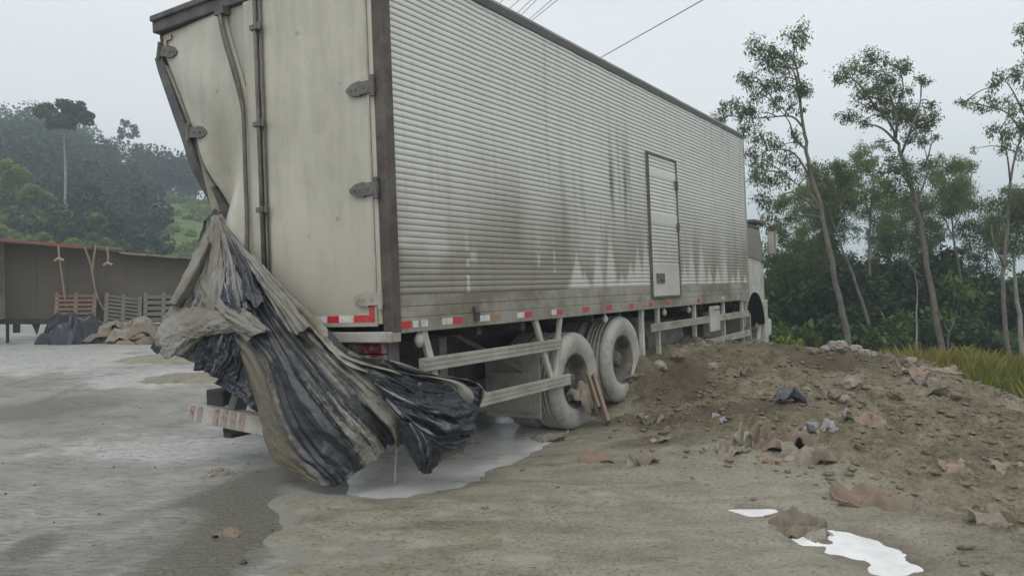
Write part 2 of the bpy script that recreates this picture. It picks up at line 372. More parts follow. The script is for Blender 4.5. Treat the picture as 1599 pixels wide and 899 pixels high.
# ---------------------------------------------------------------- ground, hill, road, mud bank
RX = np.array([-700, -250, -120, -86, -75, -66, -52, -30, 0, 40, 700.]); RH = np.array([22, 28, 27, 23, 21.5, 16.5, 14.5, 12, 8, 2, 0.])
def gz(x, y):
    x = np.asarray(x, float); y = np.asarray(y, float)
    z = -0.14 + 0 * x
    right = sstep(1.5, 4.5, x - 0.25 * (y - 10) * (y < 30))
    z = z - right * (0.95 * sstep(11.5, 20, y) + 2.2 * sstep(20, 45, y))
    ridge = np.interp(x * np.clip(130 / np.maximum(y, 60), 0.5, 2), RX, RH)
    z = z + ridge * sstep(36, 135, y) * (1 + 0.06 * fbm(x / 25, y / 25, 3, 5))
    z = z + 0.10 * fbm(x / 3, y / 3, 3, 11) * sstep(6, 12, x) + 0.5 * fbm(x / 14, y / 14, 3, 12) * sstep(38, 60, y)
    return z
def warped(a, b, n, c, dense):
    u = np.linspace(-1, 1, n); k = np.sinh(u * dense) / np.sinh(dense)
    return np.where(k < 0, c + (c - a) * k, c + (b - c) * k)
gx = warped(-640, 640, 280, -2, 5.2); gy = warped(-300, 640, 300, 14, 5.0)
GX, GY = np.meshgrid(gx, gy, indexing='ij'); GZ = gz(GX, GY)
grass_a = np.clip(sstep(34, 46, GY) + sstep(5.0, 6.5, GX), 0, 1)
bare = np.exp(-(((GX + 55) / 3.5) ** 2 + ((GY - 105) / 6) ** 2))
ground = link('ground', npmesh('ground', np.stack([GX, GY, GZ], -1).reshape(-1, 3), gridfaces(len(gx), len(gy)), {'grass': grass_a * (1 - bare)}), M['ground'], smooth=True)
tag(ground, kind='structure')

rx = np.concatenate([np.linspace(-60, -12, 40)[:-1], np.linspace(-12, 5.6, 340)]); ry = np.concatenate([np.linspace(-14, 1.5, 30)[:-1], np.linspace(1.5, 14, 250)[:-1], np.linspace(14, 40, 60)])
XX, YY = np.meshgrid(rx, ry, indexing='ij')
def blob(px, py, rx_, ry_, rot=0):
    p = onz(px, py); c, s = math.cos(rot), math.sin(rot); dx, dy = XX - p.x, YY - p.y
    return np.exp(-(((dx * c + dy * s) / rx_) ** 2 + ((-dx * s + dy * c) / ry_) ** 2))
wet = 1.1 * blob(345, 850, 0.38, 0.9) + 0.9 * blob(375, 770, 0.28, 0.45) + 0.85 * blob(60, 640, 0.9, 1.4, -0.3) + 0.7 * blob(170, 585, 0.9, 1.8, -0.35) + 0.45 * blob(60, 850, 0.2, 2.0, -0.5) + 0.8 * blob(440, 740, .35, .25)
pale = 0.9 * blob(250, 590, 1.2, 1.4) + 0.75 * blob(30, 570, 2.4, 2.2) + 0.75 * blob(330, 700, 0.8, 0.6) + 0.55 * blob(150, 700, 1.2, 0.5) + 0.8 * blob(130, 540, 3, 3)
for (pa, pb) in (((30, 899), (75, 690)), ((62, 899), (92, 690)), ((215, 560), (330, 500)), ((20, 600), (200, 545)), ((0, 650), (240, 560))):
    a_, b_ = onz(*pa), onz(*pb); dl = b_ - a_; L_ = dl.length; dl = dl / L_; s_ = (XX - a_.x) * dl.x + (YY - a_.y) * dl.y; o_ = -(XX - a_.x) * dl.y + (YY - a_.y) * dl.x + 0.05 * fbm(s_ * 1.5, s_ * 0, 2, 3)
    wet = wet + 0.3 * np.exp(-(o_ / 0.06) ** 2) * (s_ > -2) * (s_ < L_)
ZZ = 0.0012 * fbm(XX * 1.5, YY * 1.5, 3, 3)
road = link('road', npmesh('road', np.stack([XX, YY, ZZ], -1).reshape(-1, 3), gridfaces(len(rx), len(ry)), {'wet': np.clip(wet, 0, 1), 'pale': np.clip(pale, 0, 1)}), M['road'], smooth=True)
tag(road, kind='structure')

# mud bank: a height field through points read off the photograph
ctl = []
for px, py, z in [(440, 899, 0.012), (500, 899, 0.016), (432, 840, 0.012), (450, 785, 0.012), (480, 790, 0.014), (530, 782, 0.012), (560, 790, 0.014), (620, 790, 0.012), (700, 770, 0.014), (780, 735, 0.015), (860, 705, 0.02), (600, 860, 0.01), (700, 899, 0.02), (760, 830, 0.03), (900, 760, 0.05),
                  (1000, 899, 0.02), (1000, 800, 0.035), (1000, 720, 0.09), (1300, 899, 0.035), (1175, 790, 0.025), (1350, 850, 0.022), (1400, 899, 0.03), (1590, 890, 0.09), (1500, 800, 0.11), (1590, 760, 0.13),
                  (1100, 700, 0.12), (1250, 690, 0.14), (1400, 700, 0.16), (1500, 690, 0.16), (950, 660, 0.10), (1000, 640, 0.21), (1100, 630, 0.28), (1200, 640, 0.27), (1350, 640, 0.27), (1480, 630, 0.27), (1560, 650, 0.16),
                  (405, 899, -0.012), (350, 899, -0.06), (402, 840, -0.012), (404, 800, -0.012), (425, 762, -0.015), (510, 752, -0.02), (620, 762, -0.03), (700, 740, -0.03), (780, 705, -0.03), (850, 682, -0.03), (640, 700, -0.08), (300, 700, -0.15), (760, 660, -0.08)]:
    p = onz(px, py, z); ctl.append((p.x, p.y, p.z))
for px, py, d in [(1000, 552, 9.0), (1050, 532, 9.9), (1100, 535, 10.7), (1150, 533, 11.6), (1200, 539, 11.6), (1250, 541, 11.3), (1310, 540, 11.0), (1345, 547, 10.8), (1400, 560, 10.2), (1480, 588, 9.5), (1540, 614, 9.0), (1599, 645, 8.5), (1640, 665, 8.2),
                  (1050, 590, 8.9), (1200, 590, 8.9), (1330, 585, 8.9), (1420, 605, 8.6)]:
    p = at(px, py, d); ctl.append((p.x, p.y, p.z))
for X, Y, z in [(1.5, 0.4, -0.08), (2.5, 0.5, -0.06), (3.3, 0.4, -0.03), (3.5, -0.2, 0.04), (3.9, 0.4, 0.05), (4.4, 0.3, 0.35), (5, 0.5, 0.6), (6, 0.6, 0.55), (7.5, 0.6, 0.5), (9, 0.5, 0.46), (10.5, 0.6, 0.40), (4.6, 1.6, 0.1), (6, 2.2, 0.0), (8, 2.2, 0.1), (10, 2.4, 0.05), (5, 4, -0.2), (9, 4, -0.25), (12.5, 1.5, -0.3), (12.6, 0, -0.2), (12.2, -1.5, -0.3), (1, 2, -0.15), (3, 2.3, -0.15)]:
    p = tw(X, Y, 0); ctl.append((p.x, p.y, z))
for p in [(6.0, 13.2, -0.5), (7.2, 12.0, -0.6), (7.9, 10.8, -0.6), (8.2, 9.2, -0.5), (4.5, 15.5, -0.6), (8.5, 7.0, -0.1), (6.5, 6.0, 0.12), (4, 3, 0.1), (7.5, 4, 0.1), (9.5, 8, -.6), (10, 12, -1.2), (8, 15, -1.4)]: ctl.append(p)
ctl = np.array(ctl); _d = np.linalg.norm(ctl[:, None, :2] - ctl[None, :, :2], axis=-1)
_A = np.block([[_d + 0.03 * np.eye(len(ctl)), np.ones((len(ctl), 1))], [np.ones((1, len(ctl))), np.zeros((1, 1))]])
_w = np.linalg.solve(_A, np.append(ctl[:, 2], 0))
def mud_base(x, y):
    x = np.asarray(x, float); y = np.asarray(y, float); r = np.full(x.shape, _w[-1])
    for (cx, cy, _), w in zip(ctl, _w): r = r + w * np.sqrt((x - cx) ** 2 + (y - cy) ** 2)
    return r
PUD = []
for (xa, ya), (xb, yb), lb_ in (((1142, 792), (1212, 793), 0.10), ((1288, 820), (1450, 900), 0.20)):
    pa, pb = onz(xa, ya, 0.03), onz(xb, yb, 0.03); dl = pb - pa
    PUD.append(((pa.x + pb.x) / 2, (pa.y + pb.y) / 2, dl.x / dl.length, dl.y / dl.length, dl.length / 2 * 0.95, lb_, 0.05))
def mud_rough(x, y, b): return np.clip(sstep(0.06, 0.22, b) + 0.7 * sstep(1.7, 3.4, x + 0.15 * fbm(x, y, 2, 63)), 0, 1)
def mz(x, y):
    x = np.asarray(x, float); y = np.asarray(y, float); b = mud_base(x, y); k = mud_rough(x, y, b)
    n = 0.15 * fbm(x * 0.9, y * 0.9, 3, 21) + 0.11 * (0.3 - np.abs(fbm(x * 2.2, y * 2.2, 4, 31, 0.6))) + 0.040 * fbm(x * 7, y * 7, 4, 41, 0.65) + 0.022 * np.maximum(0, vnoise(x * 19, y * 19, 51) - 0.15) + 0.008 * vnoise(x * 37, y * 37, 61)
    for cx, cy, ca, sa, la, lb, dp in PUD:
        dx, dy = x - cx + 0.16 * fbm(x * 3.1, y * 3.1, 3, 78), y - cy + 0.13 * fbm(x * 3.1, y * 3.1, 3, 79); q = ((dx * ca + dy * sa) / la) ** 2 + ((-dx * sa + dy * ca) / lb) ** 2
        b = b - dp * np.exp(-q ** 1.5) * (1 + 0.8 * fbm(x * 6, y * 6, 3, 77))
    # long smeared drag marks on the thin sheet of mud in front
    a = R(-32); u = x * math.cos(a) + y * math.sin(a); w = -x * math.sin(a) + y * math.cos(a)
    sm = 0.007 * fbm(u * 0.8, w * 5.5, 4, 71) + 0.004 * fbm(x * 5, y * 5, 3, 81)
    return b + n * k + sm * (1 - k)
mx = np.linspace(-2.3, 10.2, 420); my = np.linspace(1.6, 16.0, 470)
MX, MY = np.meshgrid(mx, my, indexing='ij'); MBASE = mud_base(MX, MY); MZ = mz(MX, MY)
mpale = np.zeros_like(MX)
for px, py, d, r_ in [(1105, 552, 10.5, 0.4), (1000, 545, 9.2, 0.5), (1240, 560, 10.6, 0.7), (690, 803, 4.9, 0.10), (660, 835, 4.4, 0.09), (805, 878, 4.15, 0.10), (850, 880, 4.13, 0.08), (935, 778, 5.3, 0.09), (840, 780, 5.25, 0.08), (520, 860, 4.3, 0.12), (470, 800, 5.0, .1), (600, 870, 4.2, .1), (1340, 590, 9.5, .5), (1310, 545, 11, .6)]:
    p = at(px, py, d); mpale += (0.5 if r_ > 0.2 else 0.85) * np.exp(-((MX - p.x) ** 2 + (MY - p.y) ** 2) / r_ ** 2)
damp = np.zeros_like(MX)
for px, py, d, ra, rb in [(1040, 565, 9.3, 0.55, 0.45), (960, 640, 7.6, 0.5, 0.4), (1320, 590, 9.4, 0.6, 0.5), (1250, 565, 10.2, 1.0, 0.4), (1080, 600, 8.6, 0.6, 0.35), (1400, 575, 9.9, .5, .3), (1020, 690, 6.6, .6, .25), (1180, 660, 7.2, .7, .3)]:
    p = at(px, py, d); damp += 0.9 * np.exp(-((MX - p.x) / ra) ** 2 - ((MY - p.y) / rb) ** 2)
for cx, cy, ca, sa, la, lb, dp in PUD:
    dx, dy = MX - cx, MY - cy; damp += 0.75 * np.exp(-(((dx * ca + dy * sa) / (la * 1.35)) ** 2 + ((-dx * sa + dy * ca) / (lb * 1.6)) ** 2) ** 2)
mud = link('mud_bank', npmesh('mud_bank', np.stack([MX, MY, MZ], -1).reshape(-1, 3), gridfaces(len(mx), len(my)), {'rough': mud_rough(MX, MY, MBASE), 'pale': mpale, 'damp': damp, 'thin': 1 - sstep(0.002, 0.02, MZ)}), M['mud'], smooth=True)
tag(mud, kind='structure')
def onmud(px, py, lift=0.0):
    d = ray(px, py); o = Vector((0, 0, CAM_Z)); s = np.linspace(2.0, 16, 1400) / d.y
    z = CAM_Z + s * d.z; h = np.maximum(mz(s * d.x, s * d.y), 0.0)
    i = int(np.argmax(z <= h)); return Vector((s[i] * d.x, s[i] * d.y, h[i] + lift))

def pool(name, outline, z, mat, label=None, world=False):
    pts = [Vector((p[0], p[1], z)) if world else onz(*p, z) for p in outline]
    # rounded, wobbly outline
    P = []; n = len(pts)
    for i in range(n):
        p0, p1, p2, p3 = (pts[(i + k - 1) % n] for k in range(4))
        for s in np.linspace(0, 1, 8, endpoint=False):
            q = 0.5 * ((2 * p1) + (p2 - p0) * s + (2 * p0 - 5 * p1 + 4 * p2 - p3) * s * s + (3 * p1 - p0 - 3 * p2 + p3) * s ** 3)
            P.append(Vector((q.x + 0.02 * float(vnoise(q.x * 9, q.y * 9, 5)), q.y + 0.03 * float(vnoise(q.x * 9, q.y * 9, 6)), z)))
    me = bpy.data.meshes.new(name); bm = bmesh.new()
    f = bm.faces.new([bm.verts.new(p) for p in P]); bmesh.ops.triangulate(bm, faces=[f]); bm.normal_update()
    if bm.faces[:][0].normal.z < 0: bmesh.ops.reverse_faces(bm, faces=bm.faces[:])
    bm.to_mesh(me); bm.free()
    return tag(link(name, me, mat), kind='structure')
under = [tw(0.1, -0.02, 0), tw(1.2, -0.25, 0), tw(2.3, -0.05, 0), tw(4.2, 0.5, 0), tw(4.6, 2.4, 0), tw(0.5, 2.3, 0), tw(-0.35, 1.3, 0), tw(-0.6, 0.3, 0)]
pool('slurry_pool', [onz(540, 750)[:2], onz(540, 800)[:2], onz(640, 810)[:2], onz(740, 775)[:2], onz(820, 745)[:2], onz(880, 710)[:2]] + [u[:2] for u in (tw(4.2, 0.5, 0), tw(4.6, 2.2, 0), tw(1.5, 2.4, 0), tw(0.3, 1.2, 0))], 0.005, M['grey_slurry'], world=True)
def mudpool(outline, lift):
    c = outline; cx, cy, ca, sa, la, lb, dp = c; z = max(float(mud_base(cx, cy)) - lift, 0.007)
    ring = [(cx + 1.7 * (la * math.cos(a) * ca - lb * math.sin(a) * sa), cy + 1.7 * (la * math.cos(a) * sa + lb * math.sin(a) * ca)) for a in np.linspace(0, 2 * math.pi, 14, endpoint=False)]
    return pool('white_puddle', ring, z, M['white_slurry'], world=True)
for pd in PUD: mudpool(pd, 0.024)
# ---------------------------------------------------------------- the box truck
truck = tag(empty('box_truck', TRUCK_POS, (TRUCK_ROLL, 0, TRUCK_YAW)), 'large box truck with ribbed aluminium cargo body and crushed rear corner', 'truck')
BL, BW, BH = 9.0, 2.6, 2.75
def part(mb, name, mat, parent=truck, **k): return mb.build(name, M[mat] if isinstance(mat, str) else mat, parent, **k)

# ribbed side wall, with stains as vertex data
z0, z1, pitch = 0.262, 2.68, 0.0456
nrib = int(round((z1 - z0) / pitch)); pitch = (z1 - z0) / nrib
prof = [(0.0, 0.0), (0.04, 0.007), (0.13, 0.007), (0.19, 0.0), (0.4, -0.0025), (0.75, -0.002)]
pz = np.array([z0 + (i + a) * pitch for i in range(nrib) for a, _ in prof] + [z1]); pyo = np.array([y for i in range(nrib) for _, y in prof] + [0.0])
sx = np.linspace(0.075, BL - 0.03, 450)
SX, SZ = np.meshgrid(sx, pz, indexing='ij'); SY = np.broadcast_to(pyo, SX.shape).copy()
SY += 0.006 * fbm(SX * 0.8, SZ * 1.1, 3, 7) + 0.0015 * np.cos(SX / 0.62 * 2 * np.pi)
grime = np.clip(1.05 * sstep(1.7, 0.35, SZ + 0.35 * fbm(SX * 0.9, SZ * 0.25, 4, 15)) * (0.8 + 0.45 * fbm(SX * 2.5, SZ * 0.5, 4, 16)) + 0.06, 0, 1)
grime = np.clip(grime + 0.35 * sstep(0.7, 0.3, SZ) * sstep(4.2, 2.5, SX), 0, 1)
streaks = np.clip(fbm(SX * 7, SZ * 0.55, 4, 17) * 1.6 - 0.15, 0, 1) * np.exp(-((SX - 3.7) / 1.3) ** 2) * np.exp(-((SZ - 1.25) / 0.55) ** 2) * 1.25
streaks += np.clip(fbm(SX * 9, SZ * 0.4, 4, 18) * 1.6 - 0.4, 0, 1) * np.exp(-((SX - 4.35) / 0.35) ** 2) * np.exp(-((SZ - 1.45) / 0.5) ** 2) * 1.2
streaks += 0.35 * np.clip(fbm(SX * 10, SZ * 0.7, 3, 19) - 0.25, 0, 1)
clean = np.zeros_like(SX)
rng = np.random.default_rng(4)
for xc in list(np.arange(2.75, 4.7, 0.27)) + list(np.arange(5.9, 8.8, 0.36)):
    xc = xc + rng.uniform(-0.06, 0.06); h = rng.choice([0.18, 0.26, 0.34, 0.55, 0.75]); w = rng.uniform(0.13, 0.21)
    if xc < 3.1: h *= 0.55
    d = np.abs(SX - xc) / (w * np.clip(1 - (SZ - 0.26) / h, 0.001, 1) ** 1.4 + 0.004)
    clean = np.maximum(clean, 0.95 * (SZ < 0.26 + h) * np.clip(2.0 - 1.6 * d, 0, 1) * np.clip(1.3 - 0.8 * (SZ - 0.26) / h, 0, 1))
for xc, zc, wx, wz in [(0.55, 0.62, 0.16, 0.07), (1.0, 0.55, 0.05, 0.05), (0.15, 0.66, 0.1, 0.06)]:
    clean = np.maximum(clean, 0.7 * np.exp(-(((SX - xc) / wx) ** 2 + ((SZ - zc) / wz) ** 2)))
for xc in (0.92, 2.05, 2.35): clean = np.maximum(clean, 0.75 * (np.abs(SX - xc) < 0.022) * sstep(1.0, 0.35, SZ) * (vnoise(SZ * 16, SX * 0 + xc, 9) > -0.1))
t = NT('ribbed_aluminium'); v = t.coord('Object'); n = t.noise(v, 3, 6, 0.6); n2 = t.noise(v, 60, 4, 0.7)
def side_color(t, g, s, cl):
    seam = t.node('ShaderNodeTexWave', Vector=t.coord('Object', (1, 0, 0)), Scale=0.81)
    sm = t.ramp(seam.outputs[0], [(0.0, 0.0), (0.004, 0.0), (0.99, 0.0), (1.0, 0.08)])
    c = t.mix(n, (0.66, 0.65, 0.612), (0.79, 0.78, 0.742))
    c = t.mix(t.math('MULTIPLY', t.ramp(n2, [(0.3, 1.0), (0.42, 0.0)]), 0.3), c, (0.25, 0.24, 0.21))
    c = t.mix(t.math('MULTIPLY', g, 0.85), c, (0.215, 0.195, 0.15)); c = t.mix(s, c, (0.085, 0.07, 0.052)); c = t.mix(cl, c, (0.60, 0.585, 0.54))
    return t.mix(sm, c, (0.15, 0.14, 0.12))
g = t.attr('grime'); s_ = t.attr('streak'); cl = t.attr('clean')
t.set(Base_Color=side_color(t, g, s_, cl), Metallic=t.math('SUBTRACT', 0.35, t.math('MULTIPLY', g, 0.35), True), Roughness=t.ramp(g, [(0.0, 0.42), (1.0, 0.8)]))
t.bump(n2, 0.08, 0.005)
M['ribbed'] = t.m
wall = link('side_wall', npmesh('side_wall', np.stack([SX, SY, SZ], -1).reshape(-1, 3), gridfaces(len(sx), len(pz))[:, ::-1], {'grime': grime, 'streak': np.clip(streaks, 0, 0.85), 'clean': clean}), M['ribbed'], truck)
b = MB().box(0.06, BL - 0.02, 0.02, 0.05, 0.02, BH - 0.03); part(b, 'wall_lining', 'muddy_alu', wall)
for k, (a, c_) in enumerate([(0.098, 0.174), (0.178, 0.259)]):
    part(MB().box(0.075, BL - 0.03, -0.004 + 0.0015 * k, 0.02, a, c_), 'lower_board', 'muddy_board', wall, bevel=0.003)
rail = part(MB().box(0.07, BL, -0.012, 0.04, -0.012, 0.094), 'bottom_rail', 'muddy_board', truck, bevel=0.005)
part(MB().box(0.07, BL, -0.010, 0.06, BH - 0.075, BH), 'top_rail', 'dark_frame', truck, bevel=0.006)
part(MB().box(BL - 0.045, BL + 0.01, -0.012, 0.05, 0.095, BH - 0.08), 'front_post', 'muddy_alu', truck, bevel=0.006)
def tape(x0, x1, za, zb, mat, parent=rail, y=-0.0135):
    part(MB().box(x0, x1, y - 0.0015, y + 0.002, za, zb), 'reflector', mat, parent)
for px, wpx, mat in [(631, 19, 'red_tape'), (647, 8, 'white_tape'), (661, 10, 'white_tape'), (697, 16, 'white_tape'), (713, 16, 'red_tape'), (755, 16, 'white_tape'), (772, 14, 'orange_tape'), (812, 12, 'white_tape'), (823, 12, 'red_tape'),
                     (864, 8, 'white_tape'), (872, 10, 'red_tape'), (914, 10, 'red_tape'), (950, 8, 'red_tape'), (985, 7, 'red_tape'), (1015, 6, 'red_tape'), (1042, 5, 'red_tape'), (1090, 4, 'red_tape'), (1128, 4, 'white_tape')]:
    tape(tside(px - wpx / 2), tside(px + wpx / 2), 0.022, 0.072, mat)
part(MB().tube([(tside(740), -0.02, 0.15), (tside(740), -0.035, 0.10), (tside(741), -0.03, 0.03)], [0.022, 0.028, 0.02], 8), 'latch', 'dark_frame', wall)

# side door
X0, X1 = tside(1017), tside(1062)
dz0, dz1 = 0.14, 1.88
dpz, dpy = [], []
for i in range(int((dz1 - dz0) / pitch)):
    zz = dz0 + i * pitch; flat = zz < 0.52 or 1.03 < zz < 1.16 or 1.60 < zz < 1.73
    for a, y in prof: dpz.append(zz + a * pitch); dpy.append(-0.004 if flat else y)
dpz.append(dz1); dpy.append(0)
dX, dZ = np.meshgrid(np.linspace(X0 + 0.03, X1 - 0.03, 24), np.array(dpz), indexing='ij'); dY = np.broadcast_to(np.array(dpy), dX.shape) - 0.016
dg = np.clip(0.75 * sstep(1.4, 0.5, dZ) * (0.6 + 0.5 * fbm(dX * 3, dZ, 3, 6)), 0, 1); dcl = 0.5 * sstep(0.55, 0.35, dZ)
sdoor = link('side_door', npmesh('side_door', np.stack([dX, dY, dZ], -1).reshape(-1, 3), gridfaces(24, len(dpz))[:, ::-1], {'grime': dg, 'streak': dg * 0.1, 'clean': dcl}), M['ribbed'], truck)
part(MB().box(X0 + 0.03, X1 - 0.03, -0.004, 0.01, dz0, dz1), 'door_core', 'dark_under', sdoor)
fr = MB(); fr.box(X0, X0 + 0.028, -0.03, 0.004, dz0 - 0.02, dz1 + 0.03); fr.box(X1 - 0.028, X1, -0.03, 0.004, dz0 - 0.02, dz1 + 0.03); fr.box(X0 + 0.028, X1 - 0.028, -0.03, 0.004, dz1 + 0.002, dz1 + 0.03); fr.box(X0 + 0.028, X1 - 0.028, -0.03, 0.004, dz0 - 0.02, dz0 - 0.002)
part(fr, 'door_frame', 'rod_steel', sdoor)
part(MB().box(X0 + 0.012, X0 + 0.022, -0.034, -0.029, dz0, dz1 + .03), 'frame_seal', 'dark_frame', sdoor)
part(MB().box(X0 + 0.16, X0 + 0.40, -0.04, -0.02, 0.30, 0.42).box(X0 + 0.22, X0 + 0.34, -0.055, -0.04, 0.34, 0.385), 'door_handle', 'grey_steel', sdoor, bevel=0.004)
part(MB().box(X1 - 0.075, X1 - 0.005, -0.045, -0.028, 1.52, 1.64), 'hinge', 'dark_frame', sdoor, bevel=0.005)
part(MB().box(X1 - 0.06, X1 - 0.005, -0.045, -0.028, 0.98, 1.08), 'hinge', 'rod_steel', sdoor, bevel=0.005)

# roof, front wall, bent far wall
part(MB().box(0.0, BL, 0.0, BW, BH + 0.002, BH + 0.03), 'roof', 'muddy_alu', bevel=0.008)
part(MB().box(BL - 0.03, BL + 0.008, 0.05, BW - 0.04, 0.0, BH), 'front_wall', 'muddy_alu')
def edge_w(z):
    return np.interp(z, [0, 0.4, 1.04, 1.69, 2.44, 2.75], [1.55, 1.66, 1.95, 2.17, 2.57, 2.60])
fx = np.linspace(0.0, BL, 60); fz = np.linspace(0, BH, 40); FX, FZ = np.meshgrid(fx, fz, indexing='ij')
FY = BW - (BW - edge_w(FZ)) * sstep(2.6, 0.0, FX) + 0.015 * fbm(FX * 2, FZ * 2, 3, 2) * sstep(3, 0, FX)
link('far_wall', npmesh('far_wall', np.stack([FX, FY, FZ], -1).reshape(-1, 3), gridfaces(60, 40)), M['muddy_alu'], truck, True)
part(MB().box(0.3, BL - 0.05, 0.1, BW - 0.05, -0.01, 0.03), 'cargo_floor', 'dark_under')

# rear frame
part(MB().box(-0.02, 0.072, -0.016, 0.075, 0.0, BH - 0.1), 'corner_post', 'rust_post', bevel=0.008)
part(MB().box(-0.022, 0.06, 0.08, 0.12, 0.06, BH - 0.1), 'door_jamb', 'cream_paint', bevel=0.004)
part(MB().box(-0.05, 0.10, -0.02, BW + 0.02, BH - 0.1, BH + 0.04).box(-0.075, -0.045, -0.02, BW + 0.02, BH - 0.005, BH + 0.045), 'header', 'dark_frame', bevel=0.01)
part(MB().box(-0.045, 0.07, -0.01, 2.0, -0.07, 0.005), 'sill', 'muddy_alu', bevel=0.008)
# right-hand leaf
rdoor = part(MB().box(-0.022, 0.025, 0.125, 1.27, 0.055, BH - 0.105), 'rear_door', 'cream_paint', bevel=0.006)
part(MB().box(-0.034, -0.024, 0.13, 1.25, 0.045, 0.07).box(-0.034, -0.024, 0.118, 0.132, 0.045, BH - 0.12), 'edge_trim', 'muddy_alu', rdoor)
part(MB().box(-0.045, -0.023, 1.285, 1.415, 0.03, BH - 0.11), 'astragal', 'cream_paint', rdoor, bevel=0.004)
for k in range(26):
    part(MB().lathe([(0.0, -0.004), (0.006, -0.003), (0.008, 0.0)], 6, Matrix.Translation((-0.046, 1.40, 0.08 + k * 0.1)) @ Matrix.Rotation(R(90), 4, 'Z')), 'rivet', 'grey_steel', rdoor)
    part(MB().lathe([(0.0, -0.004), (0.006, -0.003), (0.008, 0.0)], 6, Matrix.Translation((-0.0225, 0.145, 0.09 + k * 0.1)) @ Matrix.Rotation(R(90), 4, 'Z')), 'rivet', 'grey_steel', rdoor)
part(MB().tube([(-0.062, 1.255, 0.0), (-0.062, 1.255, BH - 0.02)], 0.017, 10), 'lock_rod', 'rod_steel', rdoor, smooth=True)
part(MB().tube([(-0.04, 1.215, 0.0), (-0.04, 1.215, BH - 0.1)], 0.008, 8), 'seal_strip', 'rod_steel', rdoor, smooth=True)
for z in (0.22, 0.97, 1.64, 2.4):
    part(MB().box(-0.085, -0.024, 1.21, 1.30, z - 0.02, z + 0.02).tube([(-0.075, 1.19, z - 0.03), (-0.075, 1.19, z + 0.03)], 0.016, 8), 'rod_bracket', 'grey_steel', rdoor, bevel=0.003)
part(MB().box(-0.11, -0.06, 1.0, 1.27, 0.20, 0.235).box(-0.12, -0.03, 1.22, 1.29, 0.14, 0.30), 'lock_handle', 'grey_steel', rdoor, bevel=0.004)
def hinge(z, parent, y0=0.06, sgn=1, mat='grey_steel', tilt=0, x=-0.024):
    Mx = Matrix.Translation((x, y0, z)) @ Matrix.Rotation(tilt, 4, 'X')
    poly = [(0.0, -0.045), (0.13 * sgn, -0.045), (0.135 * sgn, -0.055), (0.21 * sgn, -0.045), (0.27 * sgn, -0.012), (0.27 * sgn, 0.012), (0.21 * sgn, 0.045), (0.135 * sgn, 0.055), (0.13 * sgn, 0.045), (0.0, 0.045)]
    mb = MB().prism(poly, -0.0, 0.022, Mx @ Matrix.Rotation(R(90), 4, 'Z'))
    mb.tube([Mx @ Vector((-0.02, 0.015 * sgn, -0.075)), Mx @ Vector((-0.02, 0.015 * sgn, 0.075))], 0.02, 10)
    for yy in (0.09, 0.17, 0.22): mb.box(-0.03, -0.02, yy * sgn - 0.008, yy * sgn + 0.008, -0.008, 0.008, Mx)
    part(mb, 'hinge', mat, parent, bevel=0.002)
for z, m_ in ((0.24, 'muddy_alu'), (1.02, 'grey_steel'), (1.74, 'grey_steel'), (2.5, 'grey_steel')): hinge(z, rdoor, mat=m_)
for y0_, y1_, m_ in ((0.15, 0.35, 'red_tape'), (0.352, 0.50, 'white_tape'), (0.502, 0.62, 'red_tape'), (0.622, 0.76, 'white_tape'), (0.762, 0.88, 'red_tape'), (0.882, 1.0, 'white_tape')):
    part(MB().box(-0.0245, -0.0215, y0_, y1_, 0.075, 0.125), 'reflector', m_, rdoor)
part(MB().box(-0.0245, -0.0215, 0.15, 0.20, 0.127, 0.25), 'reflector', 'red_tape', rdoor)

# crushed left-hand leaf
nu, nv = 60, 110
zz = np.linspace(0.02, BH - 0.11, nv); ss = np.linspace(0, 1, nu); S, Z = np.meshgrid(ss, zz, indexing='ij')
wr = 1.40 + 0.25 * sstep(1.75, 2.7, Z); wl = edge_w(Z) - 0.03
Yd = wr + (wl - wr) * S
crease = 1.62 - 0.60 * S; dd = Z - crease
Xd = -0.035 + S * (0.20 * np.exp(-(dd / 0.30) ** 2)) + 0.05 * S * np.clip(dd, 0, 1) - 0.30 * np.clip(-dd, 0, 1.1) * (0.04 + 0.96 * S) - 0.06 * np.sin(np.pi * S) * np.exp(-((Z - 2.05) / 0.4) ** 2) + 0.010 * fbm(S * 3, Z * 2, 3, 4)
Vd = np.stack([Xd, Yd, Z], -1)
ldoor = link('rear_door', npmesh('rear_door', Vd.reshape(-1, 3), gridfaces(nu, nv)[:, ::-1]), M['cream_paint'], truck, True)
ldoor['label'] = 'crushed left leaf bent inward'
sol = ldoor.modifiers.new('thickness', 'SOLIDIFY'); sol.thickness = 0.02; sol.offset = -1
def dpt(s, z, off=0.0):
    i = int(round(s * (nu - 1))); j = int(np.argmin(np.abs(zz - z))); p = Vd[i, j]; return Vector((p[0] - off, p[1], p[2]))
part(MB().tube([dpt(0.02, z, 0.04) for z in np.linspace(2.62, 0.1, 24)], 0.017, 8), 'lock_rod', 'rod_steel', ldoor, smooth=True)
part(MB().tube([dpt(0.06, z, 0.02) for z in np.linspace(2.62, 1.6, 12)], 0.009, 8), 'seal_strip', 'rod_steel', ldoor, smooth=True)
part(MB().box(-0.09, -0.02, 1.6, 1.72, BH - 0.16, BH - 0.10), 'rod_bracket', 'dark_frame', ldoor, bevel=0.004)
for z, tl in ((2.50, 0.25), (1.72, 0.12), (0.98, 0.3)):
    p = dpt(1.0, z); hinge(z, ldoor, y0=p.y + 0.05, sgn=-1, mat='grey_steel', tilt=tl, x=p.x - 0.012)
